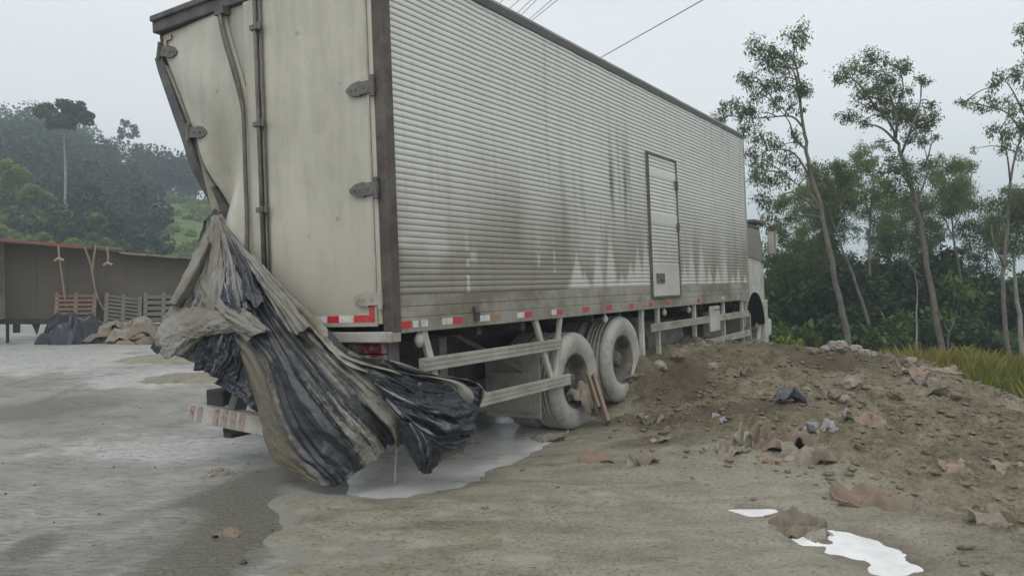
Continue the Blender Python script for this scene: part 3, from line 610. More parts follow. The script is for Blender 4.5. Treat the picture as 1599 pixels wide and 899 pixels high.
for (wa, wb, za, zb) in ((0.84, 0.985, 2.56, 2.61), (0.93, 0.985, 2.44, 2.56)):
    q_ = [dpt(wa, za, 0.014), dpt(wb, za, 0.014), dpt(wb, zb, 0.014), dpt(wa, zb, 0.014)]
    part(MB().add(q_ + [p - Vector((0.003, 0, 0)) for p in q_], [(0, 1, 2, 3), (4, 5, 6, 7), (0, 1, 5, 4), (1, 2, 6, 5), (2, 3, 7, 6), (3, 0, 4, 7)]), 'reflector', 'red_stripe', ldoor)
part(MB().box(-0.012, 0.02, 1.30, 1.80, 1.9, BH - 0.105), 'inner_leaf_edge', 'cream_paint', ldoor)
# bent left post peeled off the frame
pp = [Vector((0.02 + float(dpt(1, z).x) * 0.6, float(edge_w(z)) + 0.035 + 0.05 * math.sin((z - 1) * 2.0), z)) for z in np.linspace(2.46, 0.95, 14)]
pm_ = MB()
for i in range(13): pm_.bar(pp[i], pp[i + 1] + (pp[i + 1] - pp[i]) * 0.05, 0.10, 0.075, (1, 0, 0))
part(pm_, 'bent_post', 'dark_frame')

# underside: chassis, axles, spare parts
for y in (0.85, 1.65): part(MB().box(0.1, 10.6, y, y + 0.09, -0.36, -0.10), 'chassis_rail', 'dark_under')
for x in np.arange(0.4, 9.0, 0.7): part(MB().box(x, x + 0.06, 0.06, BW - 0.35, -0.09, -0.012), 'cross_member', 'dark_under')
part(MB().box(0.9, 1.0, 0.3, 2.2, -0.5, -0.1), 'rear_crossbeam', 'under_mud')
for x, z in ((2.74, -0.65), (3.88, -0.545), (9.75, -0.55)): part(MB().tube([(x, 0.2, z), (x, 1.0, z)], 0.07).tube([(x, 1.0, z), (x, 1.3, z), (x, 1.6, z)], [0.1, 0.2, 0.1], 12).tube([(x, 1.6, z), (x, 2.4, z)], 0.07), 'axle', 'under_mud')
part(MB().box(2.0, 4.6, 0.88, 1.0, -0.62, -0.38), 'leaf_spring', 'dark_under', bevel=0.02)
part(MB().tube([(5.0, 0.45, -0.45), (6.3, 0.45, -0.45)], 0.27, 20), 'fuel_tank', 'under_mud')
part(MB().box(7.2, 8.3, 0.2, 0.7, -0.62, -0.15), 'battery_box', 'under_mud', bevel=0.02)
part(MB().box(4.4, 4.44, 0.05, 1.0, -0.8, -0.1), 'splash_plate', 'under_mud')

# wheels
def wheel(x, z, y, face=-1, r=0.485, width=0.27, dish=0.13, label=None):
    """face = -1: outer side looks to local -Y"""
    w = empty('wheel', (x, y, z)); w.parent = truck
    if face > 0: w.rotation_euler = (0, 0, math.pi)
    tp = [(0.275, 0.0), (0.30, -0.02), (0.36, -0.035), (0.42, -0.034), (0.455, -0.018), (r - 0.008, 0.006), (r, 0.03)]
    for g in (0.07, 0.115, 0.16, 0.2): tp += [(r, g - 0.008), (r - 0.012, g - 0.006), (r - 0.012, g + 0.006), (r, g + 0.008)]
    tp += [(r, width - 0.03), (r - 0.02, width), (0.40, width + 0.02), (0.28, width)]
    part(MB().lathe(tp, 64), 'tyre', 'tyre', w, smooth=True)
    rim = part(MB().lathe([(0.285, 0.005), (0.275, -0.006), (0.262, 0.0), (0.25, 0.02), (0.235, 0.05), (0.22, dish), (0.17, dish + 0.012), (0.13, dish - 0.01), (0.105, dish - 0.02)], 48), 'rim', 'rim', w, smooth=True)
    part(MB().lathe([(0.105, dish - 0.015), (0.10, dish - 0.03), (0.078, dish - 0.035), (0.074, dish - 0.085), (0.06, dish - 0.10), (0.0, dish - 0.10)], 24), 'hub', 'rim', w, smooth=True)
    for k in range(10):
        a = 2 * math.pi * k / 10
        part(MB().lathe([(0.0, dish - 0.035), (0.014, dish - 0.033), (0.016, dish)], 6, Matrix.Translation((0.165 * math.cos(a), 0, 0.165 * math.sin(a)))), 'lug_nut', 'rim', w)
    return w
for x, z in ((2.74, -0.655), (3.88, -0.545)):
    wheel(x, z, 0.03); wheel(x, z, 0.36, dish=0.08)
    wheel(x, z + 0.09, BW - 0.03, 1); wheel(x, z + 0.09, BW - 0.36, 1, dish=0.08)
wheel(9.75, -0.52, 0.16, dish=0.02); wheel(9.75, -0.45, BW - 0.16, 1, dish=0.02)

# mud flap, side guards, lamps
part(MB().box(2.06, 2.085, 0.05, 0.66, -0.93, -0.33), 'mud_flap', 'flap', bevel=0.006)
part(MB().box(2.04, 2.06, 0.14, 0.58, -0.88, -0.50), 'flap_panel', 'flap', bevel=0.006)
sg = empty('side_guard', (0, 0, 0)); sg.parent = truck
def board(xa, za, xb, zb, h, y=-0.015, th=0.03):
    mb = MB().bar((xa, y, za), (xb, y, zb), th, h)
    for o in (-0.5, 0.0, 0.5): mb.bar((xa + 0.01, y - th / 2 - 0.003, za + o * h * 0.72), (xb - 0.01, y - th / 2 - 0.003, zb + o * h * 0.72), 0.008, h * 0.2)
    return mb
part(board(tside(652), -0.258, tside(871), -0.258, 0.10), 'guard_board', 'muddy_alu', sg)
part(board(0.55, -0.61, tside(881), -0.61, 0.10, -0.03), 'guard_board', 'muddy_alu', sg)
for a, b_ in (((0.36, 0.03, -0.01), (0.56, 0.012, -0.66)), ((tside(838), 0.02, -0.01), (tside(861), 0.012, -0.64)), ((tside(877), 0.02, -0.01), (tside(863), 0.012, -0.64))): part(MB().bar(a, b_, 0.035, 0.06), 'guard_post', 'muddy_white', sg, bevel=0.004)
for a, b_ in (((0.3, 0.75, -0.1), (0.55, 0.03, -0.62)), ((1.65, 0.75, -0.1), (2.2, 0.03, -0.62))): part(MB().bar(a, b_, 0.03, 0.04), 'guard_brace', 'under_mud', sg)
fg = empty('side_guard', (0, 0, 0)); fg.parent = truck
part(board(tside(1015), -0.24, tside(1166), -0.24, 0.095), 'guard_board', 'muddy_alu', fg)
part(board(tside(1060), -0.58, tside(1167), -0.56, 0.095), 'guard_board', 'muddy_alu', fg)
for px in (1004, 1029, 1086, 1131, 1160): part(MB().box(tside(px) - 0.03, tside(px) + 0.03, 0.002, 0.05, -0.75, -0.012), 'guard_post', 'muddy_white', fg, bevel=0.004)
part(MB().box(tside(1103), tside(1117.5), -0.06, -0.032, -0.42, -0.055), 'sign_plate', 'muddy_white', fg, bevel=0.01)
part(MB().box(tside(1108), tside(1117.5), -0.064, -0.058, -0.12, -0.10), 'plate_mark', 'grey_steel', fg)
for px, s in ((658, 1.0), (948, 0.8), (1078, 0.8), (1040, .8)):
    x = tside(px); part(MB().lathe([(0.0, -0.03), (0.025 * s, -0.028), (0.042 * s, -0.015), (0.045 * s, 0.0), (0.03 * s, 0.02)], 16, Matrix.Translation((x, 0.03, -0.075)) @ Matrix.Scale(1.3, 4, (0, 0, 1))).box(x - 0.012, x + 0.012, 0.02, 0.04, -0.06, -0.01), 'marker_lamp', 'muddy_white', smooth=True)
# tail lights and underride bar
for k, z in enumerate((-0.115, -0.21)):
    tl = part(MB().box(0.05, 0.16, 0.16, 0.62, z - 0.043, z + 0.043), 'tail_light', 'red_lens', bevel=0.015)
part(MB().box(0.10, 0.22, 0.14, 0.75, -0.27, -0.06), 'tail_light_housing', 'under_mud', bevel=0.01)
tl2 = part(MB().box(0.05, 0.16, 1.95, 2.35, -0.21, -0.13), 'tail_light', 'red_lens', bevel=0.015)
bp0 = TRUCK_M.inverted() @ at(304, 642, 6.55); bp1 = TRUCK_M.inverted() @ at(412, 662, 6.0)
bd = (bp1 - bp0).normalized()
def bump_pt(s): return bp0 + bd * s
bl = (bp1 - bp0).length
ub = part(MB().bar(bp0, bump_pt(bl + 0.15), 0.12, 0.15), 'underride_bar', 'muddy_white', bevel=0.012)
bn = bd.cross(Vector((0, 0, 1))).normalized();
if (TRUCK_M.to_3x3() @ bn).y > 0: bn = -bn
upv = bn.cross(bd).normalized(); upv = upv if upv.z > 0 else -upv
for k in (0, 1, 3, 4, 5, 6):
    s0 = 0.03 + k * 0.115; a = bump_pt(s0) + bn * 0.0605
    q = [a - upv * 0.07 - bd * 0.03, a - upv * 0.07 + bd * 0.035, a + upv * 0.07 + bd * 0.075, a + upv * 0.07 + bd * 0.01]
    part(MB().add(q + [p + bn * 0.003 for p in q], [(0, 1, 2, 3), (4, 5, 6, 7), (0, 1, 5, 4), (1, 2, 6, 5), (2, 3, 7, 6), (3, 0, 4, 7)]), 'stripe', 'red_stripe', ub)
part(MB().box(-0.0, 0.22, -0.05, 0.05, -0.05, 0.0, Matrix.Translation(bump_pt(0.45) - Vector((0, 0, 0.12)))).box(0.02, 0.2, -0.08, 0.08, -0.02, 0.08, Matrix.Translation(bump_pt(0.45) - Vector((0, 0, 0.12)))), 'bar_foot', 'dark_under', ub, bevel=0.01)
part(MB().bar(bump_pt(0.55) + Vector((0.02, 0, 0.05)), bump_pt(0.55) + Vector((0.3, 0, 0.62)), 0.09, 0.12), 'bar_bracket', 'under_mud', ub, bevel=0.01)
part(MB().box(-0.04, 0.16, -0.11, 0.11, 0.0, 0.13, Matrix.Translation(bump_pt(0.28) + Vector((0.05, 0, 0.075)))), 'step_box', 'dark_under', ub, bevel=0.012)

# cab: lofted cross-sections
cx = [9.14, 9.5, 10.1, 10.55, 10.8, 10.9]
def cab_sec(x, inset, ztop, zbot):
    y0, y1 = 0.12 + inset, BW - 0.12 - inset
    return [(x, y0, zbot), (x, y0, 0.72), (x, y0 + 0.07, 1.30), (x, y0 + 0.22, ztop), (x, y1 - 0.22, ztop), (x, y1 - 0.07, 1.30), (x, y1, 0.72), (x, y1, zbot)]
cab_mb = MB(); secs = [cab_sec(9.14, 0.02, 1.34, -0.05), cab_sec(9.35, 0, 1.38, -0.05), cab_sec(10.3, 0.0, 1.38, -0.15), cab_sec(10.65, 0.05, 1.33, -0.45), cab_sec(10.82, 0.14, 1.25, -0.5), cab_sec(10.9, 0.3, 1.1, -0.5)]
vs = [Vector(p) for s in secs for p in s]; fs = []
for i in range(5):
    for k in range(8): fs.append((i * 8 + k, i * 8 + (k + 1) % 8, (i + 1) * 8 + (k + 1) % 8, (i + 1) * 8 + k))
fs += [tuple(range(8)), tuple(range(47, 39, -1))]
cab_mb.add(vs, fs); cab = part(cab_mb, 'cab', 'muddy_white', bevel=0.03, smooth=False)
part(MB().prism([(9.42, 0.72), (10.34, 0.66), (10.22, 1.22), (9.45, 1.24)], 0.10, 0.19), 'side_window', 'dusty_glass', cab)
part(MB().bar((9.40, 0.125, 0.66), (9.43, 0.14, 1.27), 0.04, 0.05).bar((10.38, 0.12, 0.62), (10.24, 0.15, 1.27), 0.05, 0.06).bar((9.40, 0.15, 1.28), (10.3, 0.15, 1.27), 0.06, 0.05), 'window_seal', 'dark_frame', cab)
part(MB().box(10.83, 10.875, 0.46, BW - 0.46, 0.46, 1.19), 'windscreen_frame', 'dark_frame', cab)
part(MB().box(10.86, 10.91, 0.5, BW - 0.5, 0.5, 1.15), 'windscreen', 'glass', cab, bevel=0.02)
part(MB().box(10.15, 10.95, 0.16, BW - 0.16, 1.36, 1.43), 'roof_visor', 'dark_frame', cab, bevel=0.03)
part(MB().box(10.6, 11.0, 0.14, BW - 0.14, -0.75, -0.42), 'front_bumper', 'muddy_white', cab, bevel=0.05)
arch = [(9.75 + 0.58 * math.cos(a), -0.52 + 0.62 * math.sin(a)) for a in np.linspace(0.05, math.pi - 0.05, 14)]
am = MB()
for i in range(13): am.bar((arch[i][0], 0.16, arch[i][1]), (arch[i + 1][0], 0.16, arch[i + 1][1]), 0.09, 0.05)
part(am, 'wheel_arch', 'muddy_white', cab)
part(MB().prism([(x, z) for x, z in arch], 0.1, 0.118), 'arch_opening_shade', NT('arch_shade_black').set(Base_Color=(0.01, 0.01, 0.01, 1), Roughness=1.0, Specular_IOR_Level=0.0).m, cab)  # flat black plate added over the cab side as the wheel-arch opening's shade
part(MB().box(10.32, 10.5, 0.08, 0.2, -0.85, -0.05), 'entry_step', 'muddy_white', cab, bevel=0.02)
part(MB().box(9.18, 9.24, 0.05, 0.62, -1.05, -0.25), 'front_mud_flap', 'flap', cab, bevel=0.01)
mp = TRUCK_M.inverted() @ at(1204, 380, 14.3)
mir = part(MB().box(mp.x - 0.05, mp.x + 0.05, mp.y - 0.085, mp.y + 0.055, mp.z - 0.22, mp.z + 0.22), 'mirror', 'flap', cab, bevel=0.03)
part(MB().box(mp.x - 0.058, mp.x - 0.05, mp.y - 0.065, mp.y + 0.035, mp.z - 0.19, mp.z + 0.19), 'mirror_face', M['muddy_alu'], cab)
part(MB().tube([(10.5, 0.3, 1.25), (10.5, 0.1, mp.z + 0.36), (mp.x, mp.y + 0.1, mp.z + 0.36), (mp.x, mp.y, mp.z + 0.2)], 0.014, 8), 'mirror_arm', 'dark_frame', cab)
# ---------------------------------------------------------------- torn tarpaulin
def catmull(P, n):
    """P (k,...) control rows -> n rows"""
    P = np.asarray(P, float); k = len(P); u = np.linspace(0, k - 1, n); i = np.clip(u.astype(int), 0, k - 2); f = (u - i).reshape((-1,) + (1,) * (P.ndim - 1))
    p1 = P[i]; p2 = P[i + 1]; p0 = np.where((i > 0).reshape(f.shape), P[np.maximum(i - 1, 0)], 2 * p1 - p2); p3 = np.where((i < k - 2).reshape(f.shape), P[np.minimum(i + 2, k - 1)], 2 * p2 - p1)
    return 0.5 * (2 * p1 + (p2 - p0) * f + (2 * p0 - 5 * p1 + 4 * p2 - p3) * f * f + (3 * p1 - p0 - 3 * p2 + p3) * f ** 3)
def sheet(name, lines, mat, parent, nu=120, nv=120, fold=0.05, folds=9, crinkle=0.005, seed=1, top=0.25, thick=0.006, rag=0.0):
    C = np.array([[tuple(at(*p)) for p in ln] for ln in lines])          # (K, M, 3)
    G = catmull(C, nu); G = np.swapaxes(catmull(np.swapaxes(G, 0, 1), nv), 0, 1)
    U, V = np.meshgrid(np.linspace(0, 1, nu), np.linspace(0, 1, nv), indexing='ij')
    du = np.gradient(G, axis=0); dv = np.gradient(G, axis=1); N = np.cross(du, dv); N /= np.linalg.norm(N, axis=-1, keepdims=True) + 1e-9
    if N[..., 1].mean() > 0: N = -N
    w = U * folds + 0.9 * fbm(U * 2, V * 2.2, 3, seed) + 0.5 * V
    ridge = 1 - 2 * np.abs(2 * (w - np.floor(w + 0.5)))                    # sharp pleats running down the cloth
    amp = (top + (1 - top) * sstep(0, 0.45, V)) * (0.55 + 0.6 * fbm(U * 5, V * 1.5, 2, seed + 3))
    d = fold * amp * np.sign(ridge) * np.abs(ridge) ** 1.15 * 0.5
    w2 = U * folds * 2.7 + 1.3 * fbm(U * 5, V * 3, 2, seed + 9)
    d += fold * 0.45 * amp * (0.5 - np.abs(2 * (w2 - np.floor(w2 + 0.5))))
    d += crinkle * (0.5 - np.abs(fbm(U * folds * 1.5, V * 9, 4, seed + 5))) * 2 + crinkle * 0.6 * fbm(U * 40, V * 30, 3, seed + 7)
    G = G + N * d[..., None]
    if rag:
        e = rag * vnoise(U * 3.5, U * 0 + seed, 3) * sstep(0.8, 1.0, V); G[..., 2] += e
    me = npmesh(name, G.reshape(-1, 3), gridfaces(nu, nv), uv=np.stack([U, V], -1).reshape(-1, 2), attrs={'ridge': (d / fold + 0.5)})
    o = link(name, me, mat, parent, True)
    if thick: m = o.modifiers.new('thickness', 'SOLIDIFY'); m.thickness = thick; m.offset = 0
    return o
def tarp_mat(name, dark, mudc, tan, amount, tan_edge=0.0):
    t = NT(name); v = t.coord('UV', (8, 0.9, 1)); v2 = t.coord('UV', (3.6, 0.8, 1)); vo = t.coord('Object')
    a = t.noise(v, 1.3, 5, 0.55, 0.6); b = t.noise(v2, 1.8, 5, 0.55, 0.5); f = t.noise(vo, 28, 5, 0.7); r = t.attr('ridge')
    k = t.math('ADD', t.math('ADD', t.math('MULTIPLY', a, 0.5), t.math('MULTIPLY', b, 0.42)), t.math('MULTIPLY', r, 0.10))
    k = t.math('ADD', k, t.math('MULTIPLY', t.math('SUBTRACT', f, 0.5), 0.11))
    c0 = 0.53 - (amount - 0.5) * 0.4
    drip = t.noise(t.coord('UV', (70, 2.5, 1)), 1.6, 4, 0.6, 0.3)
    k = t.math('ADD', k, t.math('MULTIPLY', t.math('SUBTRACT', drip, 0.5), 0.13))
    mask = t.ramp(k, [(c0 - 0.022, 0.0), (c0 + 0.028, 1.0)])
    dk = t.mix(t.ramp(t.noise(vo, 3.5, 5, 0.6), [(0.35, 0.0), (0.65, 1.0)]), dark, tuple(min(1, x * 2.0 + 0.012) for x in dark))
    dk = t.mix(t.math('MULTIPLY', t.ramp(f, [(0.6, 0.0), (0.8, 1.0)]), 0.3), dk, mudc)
    md = t.mix(t.ramp(t.noise(vo, 2.2, 5, 0.6), [(0.42, 0.0), (0.62, 1.0)]), mudc, tan)
    c = t.mix(mask, dk, md)
    if tan_edge:
        sep = t.node('ShaderNodeSeparateXYZ', Vector=t.coord('UV'))
        e = t.math('ADD', sep.outputs[0], t.math('MULTIPLY', t.math('SUBTRACT', b, 0.5), 0.15))
        c = t.mix(t.ramp(e, [(tan_edge * 0.7, 0.9), (tan_edge * 1.2, 0.0)]), c, tan)
    t.set(Base_Color=c, Roughness=t.mix(mask, (0.3,) * 3, (0.8,) * 3)); t.bump(t.math('ADD', f, mask), 0.4, 0.014)
    return t.m
M['tarp'] = tarp_mat('tarp_main', (0.009, 0.0105, 0.013), (0.34, 0.335, 0.305), (0.16, 0.138, 0.095), 0.47, 0.10)
M['tarp_grey'] = tarp_mat('tarp_grey', (0.04, 0.045, 0.055), (0.27, 0.268, 0.25), (0.20, 0.185, 0.15), 0.62)
M['tarp_tan'] = tarp_mat('tarp_tan', (0.05, 0.05, 0.05), (0.26, 0.252, 0.228), (0.175, 0.16, 0.125), 0.82)
M['tarp_blue'] = tarp_mat('tarp_blue', (0.012, 0.015, 0.021), (0.29, 0.29, 0.285), (0.17, 0.16, 0.14), 0.30)
tarp = tag(empty('torn_tarpaulin', onz(520, 760)), 'torn mud-caked dark tarpaulin hanging in folds from the crushed truck corner', 'tarpaulin')
def tsheet(*a, **k):
    o = sheet(*a, **k); o.matrix_parent_inverse = Matrix.Translation(-tarp.location); return o
main = [
 [(326, 345, 6.36), (318, 420, 6.2), (322, 480, 6.0), (375, 560, 5.85), (405, 650, 5.75), (425, 715, 5.65), (478, 752, 5.48)],
 [(331, 340, 6.36), (338, 420, 6.12), (355, 485, 5.92), (415, 560, 5.72), (450, 650, 5.55), (485, 715, 5.42), (520, 764, 5.35)],
 [(336, 336, 6.36), (365, 420, 6.08), (400, 485, 5.82), (450, 560, 5.60), (500, 640, 5.42), (540, 695, 5.36), (562, 738, 5.40)],
 [(341, 335, 6.36), (382, 415, 6.05), (430, 485, 5.80), (490, 560, 5.52), (545, 625, 5.38), (585, 668, 5.38), (606, 700, 5.48)],
 [(346, 337, 6.36), (397, 415, 6.03), (455, 485, 5.73), (520, 555, 5.42), (580, 608, 5.32), (622, 650, 5.34), (632, 690, 5.45)],
 [(350, 341, 6.36), (408, 420, 6.01), (470, 488, 5.68), (535, 552, 5.36), (605, 592, 5.30), (650, 640, 5.38), (662, 738, 5.45)],
 [(352, 343, 6.36), (414, 424, 6.00), (476, 492, 5.66), (541, 553, 5.34), (625, 582, 5.32), (705, 610, 5.55), (700, 715, 5.62)],
 [(354, 346, 6.36), (419, 430, 6.00), (483, 498, 5.65), (548, 556, 5.33), (650, 580, 5.38), (752, 604, 5.72), (736, 690, 5.75)]]
tsheet('main_sheet', main, M['tarp'], tarp, 300, 240, fold=0.12, folds=6.5, crinkle=0.008, seed=2, rag=0.03)
def strip(pts_l, pts_r, mat, seed, fold=0.03, folds=2, rag=0.03, name='hanging_strip', mid=-0.05):
    m_ = [((a[0] + b[0]) / 2, (a[1] + b[1]) / 2, (a[2] + b[2]) / 2 + mid) for a, b in zip(pts_l, pts_r)]
    tsheet(name, [pts_l, m_, pts_r], M[mat], tarp, 44, 80, fold=fold, folds=folds, crinkle=0.006, seed=seed, top=0.5, rag=rag)
strip([(332, 338, 6.36), (306, 392, 6.30), (286, 440, 6.2), (272, 478, 6.15)], [(340, 338, 6.34), (340, 400, 6.15), (330, 450, 6.0), (322, 492, 5.95)], 'tarp_grey', 12, 0.05, 3)
strip([(337, 336, 6.33), (328, 395, 6.14), (322, 440, 6.0), (318, 500, 5.9)], [(344, 338, 6.31), (352, 400, 6.08), (350, 450, 5.93), (345, 512, 5.83)], 'tarp_tan', 16, 0.03, 2)
strip([(340, 345, 6.27), (350, 400, 6.05), (356, 440, 5.93), (360, 482, 5.86)], [(347, 345, 6.27), (368, 400, 6.03), (380, 445, 5.9), (392, 488, 5.80)], 'tarp_grey', 19, 0.04, 2)
strip([(344, 352, 6.26), (362, 395, 6.05), (372, 425, 5.93), (378, 470, 5.84)], [(349, 352, 6.26), (378, 398, 6.0), (398, 435, 5.86), (416, 480, 5.74)], 'tarp_blue', 24, 0.04, 2)
strip([(347, 350, 6.25), (385, 410, 5.98), (420, 465, 5.75), (455, 520, 5.52)], [(352, 350, 6.25), (402, 410, 5.97), (444, 462, 5.73), (486, 515, 5.52)], 'tarp_grey', 27, 0.05, 2)
strip([(335, 440, 6.02), (340, 470, 5.9), (342, 500, 5.84)], [(366, 445, 5.94), (378, 472, 5.83), (388, 492, 5.78)], 'tarp_blue', 28, 0.03, 2)
strip([(300, 440, 6.14), (322, 478, 5.93), (352, 505, 5.8), (385, 530, 5.72)], [(330, 430, 6.05), (362, 470, 5.85), (395, 492, 5.74), (425, 520, 5.66)], 'tarp_tan', 30, 0.04, 2)
tsheet('rolled_flap', [[(318, 372, 6.28), (296, 410, 6.2), (277, 450, 6.1), (264, 473, 6.1)], [(326, 376, 6.14), (304, 418, 6.0), (286, 455, 5.95), (274, 476, 5.98)], [(331, 385, 6.2), (313, 426, 6.1), (296, 460, 6.05), (283, 480, 6.1)]], M['tarp_tan'], tarp, 40, 50, fold=0.02, folds=2, seed=15)
tsheet('torn_flap', [[(268, 478, 6.15), (252, 505, 6.1), (243, 530, 6.08), (248, 545, 6.08)], [(292, 480, 6.0), (280, 508, 5.9), (268, 535, 5.9), (262, 556, 5.92)], [(325, 488, 5.95), (308, 510, 5.86), (296, 535, 5.86), (282, 552, 5.9)], [(345, 492, 5.95), (330, 515, 5.9), (314, 530, 5.92), (300, 542, 5.95)]], M['tarp_tan'], tarp, 70, 60, fold=0.035, folds=3, seed=22, rag=0.03)
tsheet('torn_flap', [[(300, 478, 5.98), (285, 505, 5.9), (278, 522, 5.9)], [(335, 485, 5.84), (315, 510, 5.8), (300, 528, 5.82)], [(370, 492, 5.8), (345, 512, 5.78), (318, 524, 5.82)], [(395, 505, 5.8), (365, 518, 5.8), (335, 520, 5.84)]], M['tarp_tan'], tarp, 60, 50, fold=0.03, folds=3, seed=25)
tsheet('torn_flap', [[(262, 500, 6.2), (248, 520, 6.2), (236, 544, 6.2)], [(275, 505, 6.12), (258, 530, 6.12), (245, 552, 6.14)], [(285, 510, 6.12), (272, 535, 6.12), (252, 548, 6.14)]], M['tarp_blue'], tarp, 40, 40, fold=0.03, folds=2, seed=29)
tsheet('torn_flap', [[(282, 520, 6.1), (275, 545, 6.1), (268, 553, 6.1)], [(300, 520, 6.05), (292, 548, 6.05), (286, 558, 6.05)], [(318, 515, 6.05), (305, 545, 6.02), (302, 566, 6.02)]], M['tarp_grey'], tarp, 40, 40, fold=0.03, folds=2, seed=31)
tsheet('torn_flap', [[(312, 512, 5.95), (306, 545, 5.92), (304, 575, 5.92)], [(335, 508, 5.86), (330, 545, 5.84), (322, 582, 5.86)], [(360, 508, 5.84), (352, 550, 5.8), (336, 588, 5.82)], [(385, 515, 5.86), (378, 560, 5.84), (368, 598, 5.86)]], M['tarp_blue'], tarp, 80, 70, fold=0.05, folds=4, seed=33, rag=0.04)
tsheet('torn_flap', [[(352, 545, 5.92), (345, 585, 5.92), (335, 598, 5.92)], [(372, 550, 5.88), (368, 595, 5.86), (360, 612, 5.86)], [(392, 565, 5.88), (398, 610, 5.84), (398, 640, 5.82)], [(402, 590, 5.88), (410, 625, 5.84), (412, 655, 5.82)]], M['tarp_blue'], tarp, 60, 60, fold=0.05, folds=3, seed=37)
tsheet('torn_flap', [[(336, 326, 6.4), (320, 350, 6.42), (312, 380, 6.45), (310, 402, 6.45)], [(346, 332, 6.36), (330, 356, 6.36), (322, 385, 6.38), (318, 405, 6.4)]], M['tarp_blue'], tarp, 30, 60, fold=0.06, folds=2, seed=41)
tsheet('side_fold', [[(560, 560, 5.36), (640, 583, 5.42), (700, 592, 5.6), (748, 603, 5.74)], [(575, 585, 5.26), (640, 612, 5.3), (700, 625, 5.48), (745, 630, 5.66)], [(595, 610, 5.24), (650, 648, 5.26), (700, 670, 5.45), (740, 668, 5.68)], [(615, 640, 5.26), (660, 690, 5.3), (695, 705, 5.48), (735, 692, 5.72)]], M['tarp_blue'], tarp, 90, 110, fold=0.085, folds=4, crinkle=0.01, seed=47, top=0.7, rag=0.04)
tsheet('hanging_corner', [[(618, 655, 5.3), (630, 690, 5.3), (650, 725, 5.32), (662, 738, 5.34)], [(640, 660, 5.22), (655, 690, 5.24), (662, 715, 5.28), (664, 738, 5.33)], [(665, 680, 5.26), (675, 700, 5.28), (672, 718, 5.3), (666, 738, 5.34)]], M['tarp_blue'], tarp, 40, 50, fold=0.04, folds=3, seed=53)
q = onz(617, 757)
dr = part(MB().tube([at(618, 678, q.y - 0.02), at(619, 700, q.y), at(617, 735, q.y), q + Vector((0, 0, 0.01))], [0.020, 0.009, 0.007, 0.012], 8), 'slurry_drip', 'grey_slurry', tarp, smooth=True); dr.matrix_parent_inverse = Matrix.Translation(-tarp.location)

# ---------------------------------------------------------------- overturned trailer behind
TA, TB = at(-40, 430, 17.4), at(560, 430, 20.4)
tdir = (TB - TA); tdir.z = 0; tlen = tdir.length; tdir.normalize(); tn = Vector((tdir.y, -tdir.x, 0))
if tn.y > 0: tn = -tn
def tp(s, out, z): p = TA + tdir * s + tn * out; return Vector((p.x, p.y, z))
def ts(px):
    r = (px - 799.5) / F_PX; return (r * TA.y - TA.x) / (tdir.x - r * tdir.y)
trl = tag(empty('overturned_trailer', tp(2, 0, 0)), 'muddy trailer bed tipped on its side with red side board along its top', 'trailer')
def tpart(mb, name, mat, **k):
    o = part(mb, name, mat, trl, **k); o.matrix_parent_inverse = Matrix.Translation(-trl.location); return o
def ttop(s): return float(np.interp(s, [0, ts(150), ts(285), tlen], [2.36, 2.17, 1.98, 1.85]))
def tbox(s0, s1, o0, o1, za0, za1, zb0, zb1):
    return MB().add([tp(s0, o0, za0), tp(s0, o1, za0), tp(s0, o0, za1), tp(s0, o1, za1), tp(s1, o0, zb0), tp(s1, o1, zb0), tp(s1, o0, zb1), tp(s1, o1, zb1)],
                    [(0, 1, 3, 2), (4, 6, 7, 5), (0, 4, 5, 1), (2, 3, 7, 6), (0, 2, 6, 4), (1, 5, 7, 3)])
ns = 14
for k in range(ns):
    s0, s1 = tlen * k / ns, tlen * (k + 1) / ns - 0.005; dz = random.Random(k).uniform(-0.02, 0.02)
    tpart(tbox(s0, s1, -0.06 + dz * 0.3, 0.0 + dz * 0.3, 0.5, ttop(s0) - 0.03, 0.5, ttop(s1) - 0.03), 'bed_panel', 'trailer_bed')
s_m = ts(150)
tpart(tbox(0, s_m, 0.0, 0.62, ttop(0) - 0.02, ttop(0) + 0.02, ttop(s_m) - 0.02, ttop(s_m) + 0.02), 'side_board', 'red_paint')
tpart(tbox(0, s_m, 0.62, 0.66, ttop(0) - 0.025, ttop(0) + 0.03, ttop(s_m) - 0.025, ttop(s_m) + 0.03), 'board_edge', worn('red_edge', (0.30, 0.045, 0.05), (0.15, 0.10, 0.085), 0.5, 0.5, scale=3))
rg = random.Random(8)
for k in range(7):
    s0 = s_m + 0.02 + k * 0.52; s1 = s0 + rg.uniform(0.5, 0.75); z0_ = ttop(s0) + rg.uniform(-0.06, 0.05)
    tpart(tbox(s0, s1, 0.0, rg.uniform(0.3, 0.55), z0_ - 0.02, z0_ + 0.015, z0_ - 0.09, z0_ - 0.03), 'splintered_board', 'sack_grey' if k % 3 else 'sack_brown')
tpart(tbox(-0.1, ts(8), 0.0, 0.75, 0.55, 2.3, 0.55, 2.3), 'end_board', 'muddy_alu')
tpart(tbox(0.0, ts(85), 0.0, 0.10, 0.44, 0.54, 0.40, 0.52), 'bottom_rail', 'dark_under')
tpart(tbox(ts(85), tlen, -0.05, 0.06, 0.40, 0.5, 0.40, 0.5), 'bottom_rail', 'dark_under')
for px, w, zb in ((9, 0.05, 0.0), (20, 0.13, 0.22), (-20, 0.1, 0.0), (300, 0.2, -0.02)): tpart(tbox(ts(px), ts(px) + w, -0.04, 0.05, zb, 0.5, zb, 0.5), 'stake', 'dark_under')
